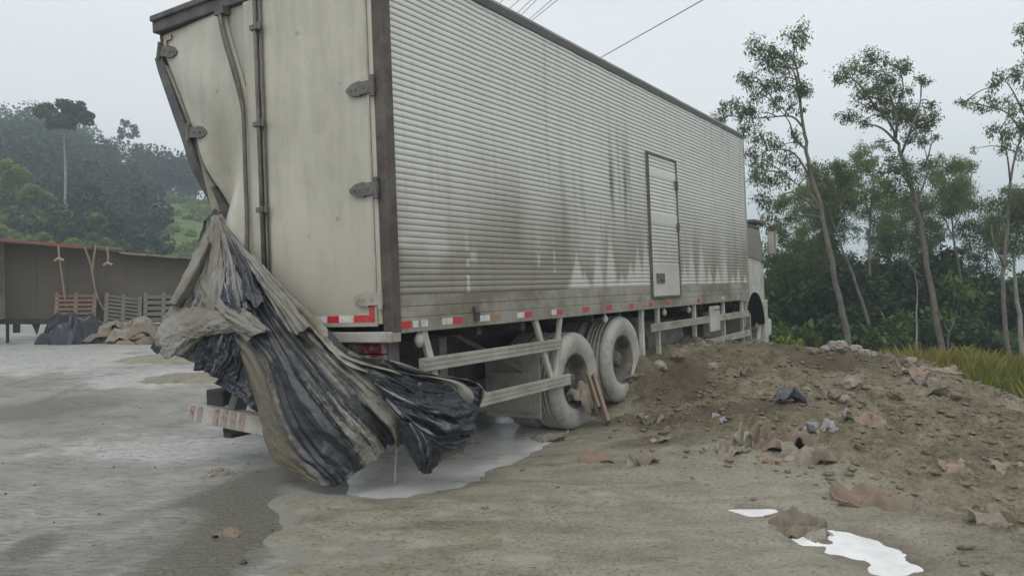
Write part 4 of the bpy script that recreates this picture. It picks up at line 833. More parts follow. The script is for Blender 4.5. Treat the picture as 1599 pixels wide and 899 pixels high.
s = ts(55); tpart(MB().add([tp(s - 0.1, 0, 0.5), tp(s + 0.12, 0, 0.5), tp(s + 0.03, 0, 0.16), tp(s - 0.1, 0.06, 0.5), tp(s + 0.12, 0.06, 0.5), tp(s + 0.03, 0.06, 0.16)], [(0, 1, 2), (3, 5, 4), (0, 3, 4, 1), (1, 4, 5, 2), (2, 5, 3, 0)]), 'bracket', 'dark_under')
for o in (-0.3, -0.9): tpart(tbox(0.3, tlen, o - 0.08, o, 0.9, 1.15, 0.9, 1.15), 'chassis_beam', 'dark_under')
for o in (-1.0,):
    for sx_ in (7.5, 8.8): tpart(MB().lathe([(0.2, -0.1), (0.48, -0.1), (0.5, 0), (0.48, 0.12), (0.2, 0.12)], 24, Matrix.Translation(tp(sx_, o, 1.9)) @ Matrix.Rotation(R(20), 4, 'X')), 'trailer_tyre', 'tyre')
def rope(pts, label, knot=None):
    P = [tp(ts(px), o, CAM_Z + ray(px, py).z / ray(px, py).y * tp(ts(px), o, 0).y) for px, py, o in pts]
    mb = MB().tube(P, 0.022, 6)
    if knot is not None:
        kx, ky, o = knot; c_ = tp(ts(kx), o, CAM_Z + ray(kx, ky).z / ray(kx, ky).y * tp(ts(kx), o, 0).y)
        mb.tube([c_ + Vector((-0.10, 0, -0.03)), c_ + Vector((0, -0.02, 0.03)), c_ + Vector((0.10, 0, -0.02))], 0.03, 6)
    tag(part(mb, 'rope', 'rope', None), label, 'rope')
rope([(101, 384, 0.68), (101, 400, 0.62), (102, 440, 0.3), (104, 478, 0.1), (110, 488, 0.06)], 'long pale rope hanging in front of orange-brown pallet', (101, 405, 0.62))
rope([(140, 386, 0.66), (144, 402, 0.5), (147, 415, 0.4), (148, 425, 0.35)], 'short straight strap of the knotted strap pair on trailer')
rope([(156, 383, 0.6), (152, 402, 0.5), (148, 425, 0.35), (150, 452, 0.15), (155, 470, 0.08), (163, 484, 0.08)], 'tan strap slanting down from trailer top between two pallets')
rope([(172, 386, 0.45), (173, 400, 0.4), (172, 410, 0.35)], 'short white cord dangling from splintered trailer edge', (172, 412, 0.35))
M['pallet_orange'] = worn('pallet_orange', (0.24, 0.15, 0.105), (0.2, 0.175, 0.14), 0.35, 0.85, scale=4)
M['pallet_grey'] = worn('pallet_grey', (0.20, 0.185, 0.155), (0.15, 0.135, 0.11), 0.4, 0.9, scale=4)
def pallet(px0, px1, mat, label, z0p, z1p, out, tilt, n=7):
    pal = tag(empty('pallet', tp(ts(px0), out, z0p)), label, 'pallet', 'pallets leaning on the trailer bed')
    s0, s1 = ts(px0), ts(px1); inv = Matrix.Translation(-pal.location)
    def add(mb, nm):
        o = part(mb, nm, mat, pal); o.matrix_parent_inverse = inv
    hh = (z1p - z0p) / n
    for k in range(n):
        z = z0p + k * hh; o1 = out + 0.30 * (1 - (z - z0p) / (z1p - z0p))
        add(MB().bar(tp(s0, o1, z + hh * 0.35 + tilt), tp(s1, o1, z + hh * 0.35 - tilt), 0.03, hh * 0.62), 'slat')
    for f in (0.03, 0.5, 0.97):
        sx_ = s0 + (s1 - s0) * f
        add(MB().bar(tp(sx_, out + 0.27, z0p + tilt * (1 - 2 * f)), tp(sx_, out - 0.03, z1p + tilt * (1 - 2 * f)), 0.08, 0.09, tuple(tn)), 'bearer')
pallet(89, 151, 'pallet_orange', 'orange-brown wooden pallet leaning on trailer beside dark tarp bundle', 0.42, 1.12, 0.08, 0.0)
pallet(166, 221, 'pallet_grey', 'grey tilted pallet with close slats between two other pallets', 0.28, 1.06, 0.08, 0.06, 9)
pallet(226, 285, 'pallet_grey', 'dark grey pallet half hidden behind the hanging tarpaulin', 0.3, 1.1, 0.06, 0.0, 6)

# ---------------------------------------------------------------- debris
def crumple(name, pos, w, l, h, rot, mat, label, cat, seed, curl=0.5, group=None, tilt=(0, 0), n=30, lump=0.5, lining=False):
    rs = np.random.default_rng(seed); m = int(n * 0.8)
    U, V = np.meshgrid(np.linspace(-1, 1, n), np.linspace(-1, 1, m), indexing='ij')
    ang = np.arctan2(V, U); rag = 1 + 0.22 * vnoise(np.cos(ang) * 2.2 + seed, np.sin(ang) * 2.2, seed) + 0.1 * vnoise(np.cos(ang) * 6 + seed, np.sin(ang) * 6, seed + 1)
    a = rs.uniform(0, 3.14); rr = np.maximum(np.abs(U), np.abs(V))
    def tri(q): return 1 - 2 * np.abs(2 * (q - np.floor(q + 0.5)))
    wx_, wy_ = U + 0.25 * fbm(U * 1.3 + seed, V * 1.3, 2, seed), V + 0.25 * fbm(U * 1.3, V * 1.3 - seed, 2, seed + 1); f1 = f2 = 0
    for q in range(3):
        th = rs.uniform(0, 3.14); f1 = f1 + tri((wx_ * math.cos(th) + wy_ * math.sin(th)) * rs.uniform(0.35, 0.75) + rs.random()) / 3
        th = rs.uniform(0, 3.14); f2 = f2 + tri((wx_ * math.cos(th) + wy_ * math.sin(th)) * rs.uniform(1.0, 1.9) + rs.random()) / 3
    Z = h * (lump * (1 - rr ** 2) + 0.6 * f1 + 0.42 * f2 + curl * rr ** 3 * vnoise(np.cos(ang) * 1.3 + seed, np.sin(ang) * 1.3, seed + 6))
    X = U * w / 2 * rag + 0.10 * w * fbm(U * 1.7, V * 1.7, 2, seed + 8); Y = V * l / 2 * rag + 0.10 * l * fbm(U * 1.7 + 5, V * 1.7, 2, seed + 9)
    Z = Z - np.quantile(Z, 0.15); Z = Z * h / Z.max()
    o = link(name, npmesh(name, np.stack([X, Y, Z], -1).reshape(-1, 3), gridfaces(n, m)), M[mat] if isinstance(mat, str) else mat, None, False)
    o.location = pos; o.rotation_euler = (tilt[0], tilt[1], rot)
    if lining: o.data.materials.append(M['sack_lining'])
    md = o.modifiers.new('thickness', 'SOLIDIFY'); md.thickness = 0.008; md.offset = 0
    if lining: md.material_offset = 1
    return tag(o, label, cat, group)
SK = [ # px, py(base), width px, height px, material, label, category, name
 (1160, 590, 26, 20, 'sack_pink', 'small salmon-pink sack scrap lying alone below the mound crest', 'sack', 'torn_sack'),
 (1240, 628, 42, 25, 'plastic_blue', 'crumpled dark blue plastic sheet peaked like a tent on the mound', 'plastic', 'plastic_scrap'),
 (1135, 660, 28, 12, 'plastic_grey', 'small grey-blue plastic scrap with pink tip on open mud', 'plastic', 'plastic_scrap'),
 (1182, 700, 50, 42, 'sack_brown', 'upright brown paper sack at the left of the torn sack heap', 'sack', 'torn_sack'),
 (1228, 700, 78, 30, 'sack_brown', 'wide folded brown sack spread across the middle of the sack heap', 'sack', 'torn_sack'),
 (1262, 722, 66, 28, 'sack_grey', 'pale grey wrinkled sack at the lower right of the sack heap', 'sack', 'torn_sack'),
 (1148, 710, 44, 22, 'sack_grey', 'pale open-mouthed sack lying left of the brown sack heap', 'sack', 'torn_sack'),
 (1286, 678, 36, 20, 'plastic_grey', 'light grey-blue plastic bag with dark opening beside the sack heap', 'plastic', 'plastic_scrap'),
 (1352, 666, 48, 30, 'sack_pink', 'pinkish torn sack with upright folds on the slope', 'sack', 'torn_sack'),
 (1204, 728, 22, 16, 'sack_pink', 'small brick-coloured sack corner just below the sack heap', 'sack', 'torn_sack'),
 (1372, 792, 92, 30, 'sack_brown', 'flattened brown sack with white lining on the lower slope', 'sack', 'torn_sack'),
 (1262, 835, 80, 34, 'sack_dark', 'dark brown sodden sack beside the white puddle', 'sack', 'torn_sack'),
 (1284, 850, 34, 16, 'sack_grey', 'small grey sack scrap at the edge of the large white puddle', 'sack', 'torn_sack'),
 (955, 722, 66, 12, 'sack_brown', 'flat brown sack strip with bluish end on smooth mud', 'sack', 'torn_sack'),
 (1003, 728, 46, 22, 'sack_brown', 'curled brown sack on smooth mud, joined to a flat strip', 'sack', 'torn_sack'),
 (1505, 738, 42, 18, 'sack_pink', 'half-buried pinkish sack far right on the slope', 'sack', 'torn_sack'),
 (1588, 740, 40, 18, 'sack_grey', 'grey sack with dark hollow at the right edge of the mud', 'sack', 'torn_sack'),
 (1560, 824, 42, 30, 'sack_grey', 'grey pointed sack scrap standing in the mud near the right edge', 'sack', 'torn_sack'),
 (1432, 588, 36, 24, 'sack_pink', 'pale pink sack stuck on the mound shoulder', 'sack', 'torn_sack'),
 (1472, 580, 52, 9, 'sack_pink', 'long flat paper flap jutting out over the mound shoulder', 'sack', 'torn_sack'),
 (1448, 604, 40, 18, 'sack_grey', 'whitish torn sack piece under the paper flap', 'sack', 'torn_sack'),
 (1460, 620, 44, 18, 'sack_brown', 'brown hollow sack piece below the mound shoulder', 'sack', 'torn_sack'),
 (348, 840, 40, 14, 'sack_brown', 'small curled brown scrap on the wet dark road', 'scrap', 'paper_scrap'),
 (348, 743, 44, 9, 'sack_grey', 'thin pale paper scrap on the road below the bumper', 'scrap', 'paper_scrap'),
 (1097, 757, 28, 9, 'sack_dark', 'small dark scrap alone on smooth mud', 'scrap', 'paper_scrap'),
 (1040, 690, 40, 9, 'sack_grey', 'narrow pale sack edge half buried below the rear wheels', 'sack', 'torn_sack'),
 (1020, 664, 28, 20, 'sack_dark', 'dark upright scrap in the mud below the wheel', 'scrap', 'paper_scrap'),
 (860, 690, 50, 16, 'sack_grey', 'pale grey crumpled sack on slurry at the front wheel of the rear pair', 'sack', 'torn_sack'),
 (985, 595, 46, 14, 'sack_dark', 'dark torn strip wedged against the second rear wheel', 'sack', 'torn_sack')]
for k, (px, py, wp, hp, mat, lab, cat, nm) in enumerate(SK):
    p = onmud(px, py) if px > 420 else onz(px, py, 0.0)
    mpp = p.y / F_PX; w_ = wp * mpp; h_ = hp * mpp
    crumple(nm, p + Vector((0, 0.08, -0.02)), w_ * 1.2, max(0.16, w_ * 0.7), h_ * 1.1, 0.3 * math.sin(k * 2.3), mat, lab, cat, 100 + k * 7, curl=1.1, group=None, n=44, lump=0.35, lining=mat.startswith('sack'))
# bundle and sacks under the trailer
def roadpt(px, py): return onz(px, py, 0.0)
crumple('tarp_bundle', roadpt(112, 536), 1.3, 0.7, 0.72, 0.1, M['tarp_blue'], 'dark tarpaulin bundle slumped on the road under the pallet', 'tarpaulin', 401, n=50, lump=0.9)
crumple('tarp_bundle', roadpt(152, 534), 0.8, 0.6, 0.5, 0.3, 'plastic_blue', 'low blue-black tarpaulin fold beside the larger dark bundle', 'tarpaulin', 407, n=40, lump=0.8)
HEAP = [(138, 512, 0.9, 0.55, 'sack_brown', 'reddish sack on top of the heap below the pallets'), (182, 515, 0.9, 0.5, 'sack_grey', 'grey sack lying on the heap under the tilted grey pallet'), (160, 524, 0.9, 0.36, 'sack_dark', 'dark flat sack at the foot of the heap by the bundle'),
        (204, 524, 0.95, 0.42, 'sack_grey', 'bulging grey sack in the heap before the dark grey pallet'), (195, 534, 0.85, 0.2, 'sack_brown', 'long flat sack lying on the road before the heap'), (232, 524, 1.0, 0.5, 'sack_dark', 'muddy sack in the heap next to the hanging tarpaulin'), (216, 512, 0.95, 0.55, 'sack_grey', 'pale sack high on the heap against the pallet foot'), (252, 530, 1.0, 0.4, 'sack_dark', 'sodden brown sack at the heap end behind the torn flaps')]
for k, (px, py, w_, h_, mat, lab) in enumerate(HEAP):
    crumple('cargo_sack', at(px, py + 5, 17.75 - 0.02 * (py - 512)), w_ * 0.9, 0.55, h_ * 0.62, 0.4 * math.sin(k), mat, lab, 'sack', 430 + k * 5, curl=0.1, lump=0.9)
def dirt_heap(px, py, w_, l_, h_, label, seed):
    p = onz(px, py); U, V = np.meshgrid(np.linspace(-1, 1, 90), np.linspace(-1, 1, 70), indexing='ij'); X, Y = p.x + U * w_ / 2, p.y + V * l_ / 2
    Z = h_ * (1 - (U ** 2 + V ** 2) * 1.35 + 0.7 * fbm(U * 2 + seed, V * 2, 4, seed)) + 0.02 * fbm(U * 9, V * 9, 3, seed + 1)
    o = link('dirt_heap', npmesh('dirt_heap', np.stack([X, Y, np.maximum(Z, -0.03)], -1).reshape(-1, 3), gridfaces(90, 70), {'rough': 0.35 + 0 * Z, 'pale': 0 * Z + 0.25}), M['mud'], None, True)
    tag(o, label, 'dirt')
dirt_heap(305, 590, 1.7, 1.5, 0.05, 'low spread of tan dirt on the road behind the bumper', 470)
dirt_heap(270, 560, 2.4, 2.0, 0.07, 'low tan dirt spread beneath the torn tarpaulin flaps', 471)
dirt_heap(200, 533, 3.4, 1.5, 0.24, 'muddy earth under the sack heap at the trailer', 472)
# plank and lump at the first rear wheel
a = onmud(948, 664); b_ = tw(2.86, -0.10, -0.62)
tag(part(MB().bar(a + Vector((0, 0, 0.02)), b_, 0.035, 0.12, (0.3, -1, 0.3)).bar(a + (b_ - a) * 0.3 + Vector((-0.04, -0.02, 0.03)), b_ + Vector((-0.05, 0, 0.03)), 0.03, 0.05, (0.3, -1, 0.3)), 'broken_plank', 'plank_wood', None, bevel=0.006), 'broken brown plank leaning against the rear wheel', 'plank')
crumple('torn_sack', tw(2.80, -0.02, -0.86), 0.26, 0.26, 0.20, 1.0, 'sack_grey', 'muddy sack lump stuffed into the rear wheel hub', 'sack', 520, lump=1.2)

# rocks and clods
def rock_mesh(seed, r, flat=0.7):
    bm = bmesh.new(); bmesh.ops.create_icosphere(bm, subdivisions=3, radius=r)
    for v_ in bm.verts:
        p = v_.co / r; k = 1 + 0.28 * float(vnoise(p.x * 1.4 + seed, p.y * 1.4 + p.z * 1.1, seed)) + 0.14 * float(vnoise(p.x * 3.5 + seed, p.z * 3.5 - p.y * 2, seed + 2))
        v_.co = p * r * k; v_.co.z *= flat
    me = bpy.data.meshes.new('rock'); bm.to_mesh(me); bm.free(); return me
M['rock'] = worn('rock', (0.33, 0.31, 0.27), (0.20, 0.17, 0.13), 0.5, 0.9, scale=9, bump=0.6)
M['clod'] = worn('clod', (0.15, 0.127, 0.086), (0.245, 0.215, 0.158), 0.4, 0.9, scale=9, bump=0.6)
for k, (px, py, rp, mat) in enumerate([(1308, 546, 14, 'rock'), (1336, 549, 11, 'rock'), (1288, 548, 8, 'rock'), (1350, 553, 9, 'rock'), (1328, 603, 16, 'rock'), (1302, 620, 11, 'clod'), (1316, 628, 12, 'rock'), (1400, 620, 13, 'clod'), (1422, 566, 9, 'rock'), (1364, 556, 7, 'rock'), (1270, 552, 7, 'clod'), (1495, 622, 9, 'clod'), (1400, 708, 8, 'rock'), (1112, 575, 9, 'rock'), (1030, 575, 12, 'rock'), (1060, 560, 10, 'clod')]):
    p = onmud(px, py); r_ = rp * p.y / F_PX
    o = link('rock', rock_mesh(k * 3 + 1, r_, 0.75), M[mat], None, False); o.location = p + Vector((0, 0, r_ * 0.25)); o.rotation_euler = (0, 0, k)
    tag(o, 'pale muddy rock half sunk in the mound' if mat == 'rock' else 'brown earth-coloured lump half sunk in the mound', 'rock', 'rocks half sunk in the mound')
for px, py, r_, lab in ((380, 877, 0.018, 'small dark stone on the wet road'), (654, 540, 0.01, None)):
    if lab: o = link('stone', rock_mesh(90, r_), M['dark_under'], None, True); o.location = onz(px, py, 0.008); tag(o, lab, 'stone')
def clod_field(name, n, xr, yr, smin, smax, keep, seed, mat):
    rs = np.random.default_rng(seed); x = rs.uniform(*xr, n); y = rs.uniform(*yr, n); ok = keep(x, y, rs); x, y = x[ok], y[ok]; n = len(x)
    z = np.maximum(mz(x, y), 0); sz = smin + (smax - smin) * rs.random(n) ** 7
    base = np.array([(1, 0, 0), (-1, 0, 0), (0, 1, 0), (0, -1, 0), (0, 0, 1), (0, 0, -1), (.6, .6, .6), (-.6, .6, .6), (-.6, -.6, .6), (.6, -.6, .6)], float)
    tri = np.array([(0, 6, 9), (4, 9, 6), (2, 7, 6), (4, 6, 7), (1, 8, 7), (4, 7, 8), (3, 9, 8), (4, 8, 9), (0, 5, 2), (2, 5, 1), (1, 5, 3), (3, 5, 0), (0, 2, 6), (2, 1, 7), (1, 3, 8), (3, 0, 9)])
    V = base[None] * (1 + 0.45 * rs.uniform(-1, 1, (n, 10, 1))) * sz[:, None, None] * np.stack([rs.uniform(0.8, 1.5, n), rs.uniform(0.8, 1.3, n), rs.uniform(0.45, 0.8, n)], -1)[:, None, :]
    V += np.stack([x, y, z + sz * 0.15], -1)[:, None, :]
    o = link(name, npmesh(name, V.reshape(-1, 3), (tri[None] + (np.arange(n) * 10)[:, None, None]).reshape(-1, 3)), mat)
    return o
tag(clod_field('mud_clods', 30000, (-0.5, 7.5), (3.2, 12.5), 0.003, 0.036, lambda x, y, rs: rs.random(len(x)) < np.clip(0.02 + 1.1 * mud_rough(x, y, mud_base(x, y)), 0, 1) * (mz(x, y) > 0.005) * (0.35 + 0.9 * (fbm(x, y, 2, 91) > -0.1)), 5, M['clod']), 'loose brown clods and crumbs strewn over the mud bank', 'clods', kind='stuff')
tag(clod_field('road_grit', 500, (-4.5, -0.6), (2.8, 9), 0.003, 0.012, lambda x, y, rs: mud_base(x, y) < 0, 6, M['dark_under']), 'dark grit scattered over the slurry-coated road', 'grit', kind='stuff')
# ---------------------------------------------------------------- vegetation
def leaves(centers, radii, counts, size, rs, droop=0.5, aspect=0.36, squash=0.8, sub=6):
    """leaf-shaped quads in clumps; returns vertices, faces and a per-clump tint"""
    Vs, Ts = [], []
    for c, r, n in zip(centers, radii, counts):
        n = int(n); k = max(2, sub); sc = rs.normal(size=(k, 3)); sc /= np.linalg.norm(sc, axis=1, keepdims=True); sc *= (0.35 + 0.65 * rs.random((k, 1))) * r; sc[:, 2] *= squash
        i = rs.integers(0, k, n); p = np.asarray(c) + sc[i] + rs.normal(size=(n, 3)) * r * 0.27
        d = rs.normal(size=(n, 3)); d[:, 2] -= droop * 2; d /= np.linalg.norm(d, axis=1, keepdims=True)
        s = np.cross(d, rs.normal(size=(n, 3))); s /= np.linalg.norm(s, axis=1, keepdims=True) + 1e-9
        L = size * rs.uniform(0.6, 1.3, (n, 1)); W = L * aspect
        Vs.append(np.stack([p, p + d * L * 0.45 + s * W * 0.5, p + d * L, p + d * L * 0.45 - s * W * 0.5], 1))
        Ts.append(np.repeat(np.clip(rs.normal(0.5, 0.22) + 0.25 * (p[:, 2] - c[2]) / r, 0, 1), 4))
    V = np.concatenate(Vs).reshape(-1, 3); return V, np.arange(len(V)).reshape(-1, 4), np.concatenate(Ts)
LEAFD = 3.3
def smooth_path(P, n): return [Vector(p) for p in catmull(np.array([tuple(p) for p in P]), n)]
def tree(name, label, depth, trunk, limbs, clumps, r0, leafmat='leaf_euc', bark='bark', size=0.092, dens=1.0, seed=0, group=None, thick=0.9, droop=0.6, twig=True, cat='tree', aspect=0.3):
    rs = np.random.default_rng(seed)
    tpz = [at(px, py, depth) for px, py in trunk]
    base = tpz[0]; g_ = float(gz(base.x, base.y)); d_ = (tpz[0] - tpz[1]); 
    if base.z > g_: base = base + d_ * ((base.z - g_ + 0.2) / max(0.2, -d_.z)); tpz = [base] + tpz[1:] if (base - tpz[0]).length < 0.05 else [base] + tpz
    root = tag(empty(name, tpz[0]), label, cat, group); inv = Matrix.Translation(-root.location)
    def add(o): o.parent = root; o.matrix_parent_inverse = inv
    path = smooth_path(tpz, 6 * len(tpz)); m = len(path)
    mb = MB().tube([p + Vector((float(vnoise(i * 0.5, seed, 1)), 0, 0)) * r0 * 0.25 for i, p in enumerate(path)], [r0 * (1.12 if i == 0 else 1) * (0.78 * (1 - 0.9 * (i / (m - 1)) ** 0.8)) for i in range(m)], 10)
    add(mb.build('trunk', M[bark], None, smooth=True))
    skel = list(path[m // 3:])
    for lb in limbs:
        P = [at(l[0], l[1], depth + (l[2] if len(l) > 2 else rs.uniform(-0.5, 0.5) * min(1, k))) if k else at(l[0], l[1], depth) for k, l in enumerate(lb)]
        P = smooth_path(P, 5 * len(P)); add(MB().tube(P, [r0 * 0.26 * (1 - 0.8 * i / (len(P) - 1)) for i in range(len(P))], 7).build('limb', M[bark], None, smooth=True)); skel += P
    cs, rr, nn = [], [], []
    for c in clumps:
        r_ = c[2] * depth / F_PX; p = at(c[0], c[1], depth + (c[3] if len(c) > 3 else rs.uniform(-1, 1) * thick)); cs.append(tuple(p)); rr.append(r_ * 1.12); nn.append(max(20, LEAFD * dens * 900 * (r_ ** 2) * (0.13 / size) ** 1.6))
    if twig and skel:
        K = np.array([tuple(p) for p in skel]); tb = MB()
        for c in cs:
            c_ = np.array(c); dd_ = np.linalg.norm(K - c_, axis=1) + 0.8 * np.maximum(0, K[:, 2] - c_[2]); j = int(np.argmin(dd_))
            a_ = Vector(K[j]); e = Vector(c); mid = (a_ + e) / 2 + Vector((0, 0, 0.12 * (e - a_).length)); L = (e - a_).length
            tb.tube(smooth_path([a_, mid, e], 6), [min(r0 * 0.2, 0.012 + 0.012 * L) * (1 - 0.75 * i / 5) for i in range(6)], 5)
        add(tag(tb.build('twigs', M[bark], None, smooth=True), kind='stuff'))
    if cs:
        V, Q, T = leaves(cs, rr, nn, size, rs, droop, aspect)
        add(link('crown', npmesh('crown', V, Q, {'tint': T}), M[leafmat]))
    return root
tree('eucalyptus_tree', 'tall leaning eucalyptus rising right beside the truck cab, feathery top', 18, [(1327, 552), (1318, 500), (1300, 420), (1285, 340), (1265, 262), (1257, 215), (1251, 165), (1248, 120), (1240, 85), (1238, 60)],
     [[(1288, 345), (1268, 305), (1245, 288), (1222, 270)], [(1260, 235), (1240, 215), (1232, 190), (1212, 165)], [(1255, 200), (1235, 182), (1195, 184), (1160, 185)], [(1250, 160), (1238, 110), (1205, 75)], [(1272, 290), (1240, 240), (1200, 235), (1180, 250)], [(1280, 330), (1235, 300), (1205, 330)]],
     [(1243, 48, 18), (1254, 62, 13), (1195, 70, 20), (1205, 92, 20), (1222, 108, 17), (1178, 80, 13), (1228, 85, 12), (1246, 90, 12), (1162, 122, 14), (1180, 128, 16), (1206, 125, 19), (1228, 140, 17), (1252, 128, 13), (1259, 147, 11), (1185, 148, 13), (1138, 168, 17), (1160, 170, 19), (1182, 178, 17), (1122, 186, 12), (1207, 162, 13), (1236, 166, 10), (1251, 172, 8), (1168, 206, 17), (1190, 215, 17), (1178, 240, 19), (1215, 232, 15), (1236, 213, 13), (1195, 256, 19), (1226, 248, 12), (1250, 258, 13), (1200, 282, 18), (1226, 280, 15), (1180, 277, 14), (1266, 272, 11), (1188, 312, 17), (1215, 322, 18), (1200, 345, 16), (1228, 345, 14), (1255, 140, 10)], 0.115, seed=1, dens=0.95)
tree('eucalyptus_tree', 'tall eucalyptus with dense rounded tufts and thick leaning trunk by the dry grass', 20, [(1478, 582), (1470, 540), (1455, 450), (1440, 370), (1425, 300), (1411, 250), (1400, 218), (1386, 188), (1366, 170), (1350, 160)],
     [[(1402, 224), (1376, 200), (1345, 192), (1318, 186)], [(1399, 215), (1400, 185), (1390, 150), (1380, 112), (1360, 92)], [(1408, 240), (1425, 195), (1436, 165), (1440, 126)], [(1425, 300), (1410, 275), (1390, 262)], [(1430, 320), (1445, 280), (1448, 250)], [(1370, 172), (1340, 130), (1318, 118)], [(1395, 180), (1410, 140), (1404, 105)]],
     [(1355, 90, 16), (1374, 96, 12), (1322, 114, 15), (1309, 121, 10), (1342, 118, 17), (1362, 122, 16), (1346, 145, 19), (1371, 142, 16), (1402, 104, 16), (1415, 107, 9), (1396, 126, 16), (1411, 141, 11), (1438, 123, 10), (1449, 128, 6), (1391, 165, 20), (1411, 170, 19), (1431, 174, 21), (1446, 186, 16), (1436, 202, 17), (1360, 166, 12), (1330, 181, 11), (1314, 184, 10), (1346, 190, 11), (1456, 163, 8), (1461, 212, 7), (1421, 214, 13), (1441, 226, 11), (1385, 150, 15), (1378, 226, 12), (1396, 261, 18), (1416, 262, 16), (1431, 277, 18), (1446, 257, 13), (1400, 291, 18), (1421, 311, 19), (1378, 270, 10), (1410, 185, 15), (1425, 190, 16)], 0.135, seed=2, dens=1.15, droop=0.35, leafmat='leaf_euc')
tree('eucalyptus_tree', 'sparse eucalyptus with drooping leaf sprays over the grass at the far edge', 19, [(1580, 588), (1570, 500), (1566, 430), (1574, 350), (1578, 285), (1592, 220), (1612, 150), (1628, 60)],
     [[(1578, 285), (1572, 240), (1560, 205)], [(1596, 205), (1570, 175), (1535, 165), (1502, 158)], [(1600, 180), (1580, 140), (1562, 118)], [(1575, 340), (1595, 310), (1612, 290)], [(1570, 420), (1552, 380), (1548, 350)], [(1620, 90), (1605, 60), (1590, 52)]],
     [(1588, 50, 11), (1597, 66, 9), (1612, 45, 15), (1500, 156, 7), (1514, 160, 10), (1530, 166, 10), (1546, 150, 10), (1556, 135, 12), (1561, 116, 10), (1576, 120, 12), (1591, 110, 12), (1607, 130, 16), (1550, 170, 10), (1571, 160, 12), (1591, 165, 12), (1555, 200, 13), (1575, 206, 15), (1596, 195, 12), (1566, 231, 12), (1591, 240, 12), (1520, 233, 6), (1612, 200, 20), (1612, 90, 15), (1580, 180, 10), (1560, 320, 20), (1582, 340, 22), (1602, 310, 20), (1545, 352, 16), (1592, 370, 22), (1560, 380, 18), (1612, 350, 22), (1575, 300, 14)], 0.10, seed=3, dens=0.85, droop=0.8)
def ell(px, py, rx_, ry_, n, r, seed):
    rs = np.random.default_rng(seed); out = []
    while len(out) < n:
        a, b = rs.uniform(-1, 1, 2)
        if a * a + b * b < 1: out.append((px + a * rx_, py + b * ry_, r * rs.uniform(0.7, 1.25)))
    return out
tree('eucalyptus_tree', 'slender grey trunk leaning beside the tall feathery eucalyptus', 21, [(1369, 556), (1352, 490), (1330, 425), (1306, 365), (1292, 315), (1282, 270)], [[(1306, 365), (1320, 320), (1330, 290)]], ell(1292, 285, 28, 34, 16, 13, 4) + ell(1325, 295, 18, 22, 8, 12, 5), 0.09, seed=4)
tree('eucalyptus_tree', 'straight thin tree with airy crown between the two tall eucalyptus', 25, [(1360, 600), (1358, 440), (1359, 340), (1364, 285), (1362, 240)], [[(1359, 340), (1345, 295), (1325, 262)], [(1362, 320), (1385, 280), (1395, 255)]], ell(1350, 285, 50, 45, 30, 14, 6) + ell(1345, 235, 15, 15, 4, 10, 61), 0.09, leafmat='leaf_euc_light', seed=6, dens=0.8)
tree('eucalyptus_tree', 'light green airy tree behind the thick leaning trunk', 26, [(1520, 640), (1508, 520), (1500, 440), (1488, 360), (1482, 290), (1480, 262)], [[(1492, 380), (1470, 330), (1455, 300)], [(1488, 360), (1510, 310), (1518, 265)]], ell(1480, 295, 40, 50, 34, 14, 7) + [(1519, 263, 10), (1510, 255, 9)], 0.09, leafmat='leaf_euc_light', seed=7, dens=0.85)
tree('eucalyptus_tree', 'pale twin trunk leaning at the grass edge by the sparse eucalyptus', 20, [(1602, 600), (1592, 500), (1584, 430), (1590, 360), (1600, 300)], [], ell(1605, 330, 28, 40, 14, 15, 8), 0.10, bark='bark_pale', seed=8)
tree('dead_sapling', 'thin pale bare stem before the dark undergrowth', 18, [(1432, 562), (1431, 500), (1432, 450), (1428, 420)], [], [(1430, 415, 5)], 0.045, bark='bark_pale', seed=9, cat='sapling', twig=False, dens=0.2)
tree('forked_sapling', 'slim forked sapling at the foot of the thick leaning trunk', 19.5, [(1481, 580), (1481, 530), (1490, 500), (1498, 470)], [[(1483, 520), (1474, 505), (1466, 492)], [(1487, 505), (1486, 480)]], [(1498, 462, 6), (1466, 488, 4)], 0.045, bark='bark', seed=10, cat='sapling', twig=False, dens=0.3)
for k, (px, py, rx_, ry_, n, d, mt) in enumerate([(1300, 335, 34, 42, 20, 27, 'leaf_euc'), (1432, 345, 46, 42, 24, 28, 'leaf_euc_light'), (1540, 350, 40, 48, 22, 27, 'leaf_euc'), (1232, 385, 34, 38, 18, 24, 'leaf_mid'), (1390, 350, 34, 34, 14, 29, 'leaf_euc'), (1640, 330, 45, 60, 24, 25, 'leaf_euc'), (1270, 300, 24, 34, 12, 30, 'leaf_euc_light')]):
    tree('slender_tree', {'leaf_euc': 'slender grey-green airy tree standing behind the tall eucalyptus', 'leaf_euc_light': 'slender pale green airy tree standing behind the tall eucalyptus', 'leaf_mid': 'small leafy tree right behind the truck mirror'}[mt], d, [(px + 6, 600), (px + 3, 480), (px, py + 30), (px - 2, py - 25)], [[(px + 2, py + 60), (px - 18, py + 10)], [(px + 1, py + 40), (px + 20, py)]], ell(px, py, rx_, ry_, n, 14, 20 + k) + ell(px, py + 60, rx_ * 1.1, 45, 16, 13, 120 + k) + ell(px, py + 15, rx_ * 2.0, ry_ * 1.5, 22, 10, 160 + k), 0.07, leafmat=mt, seed=20 + k, dens=0.75, group='slender trees behind the tall eucalyptus')
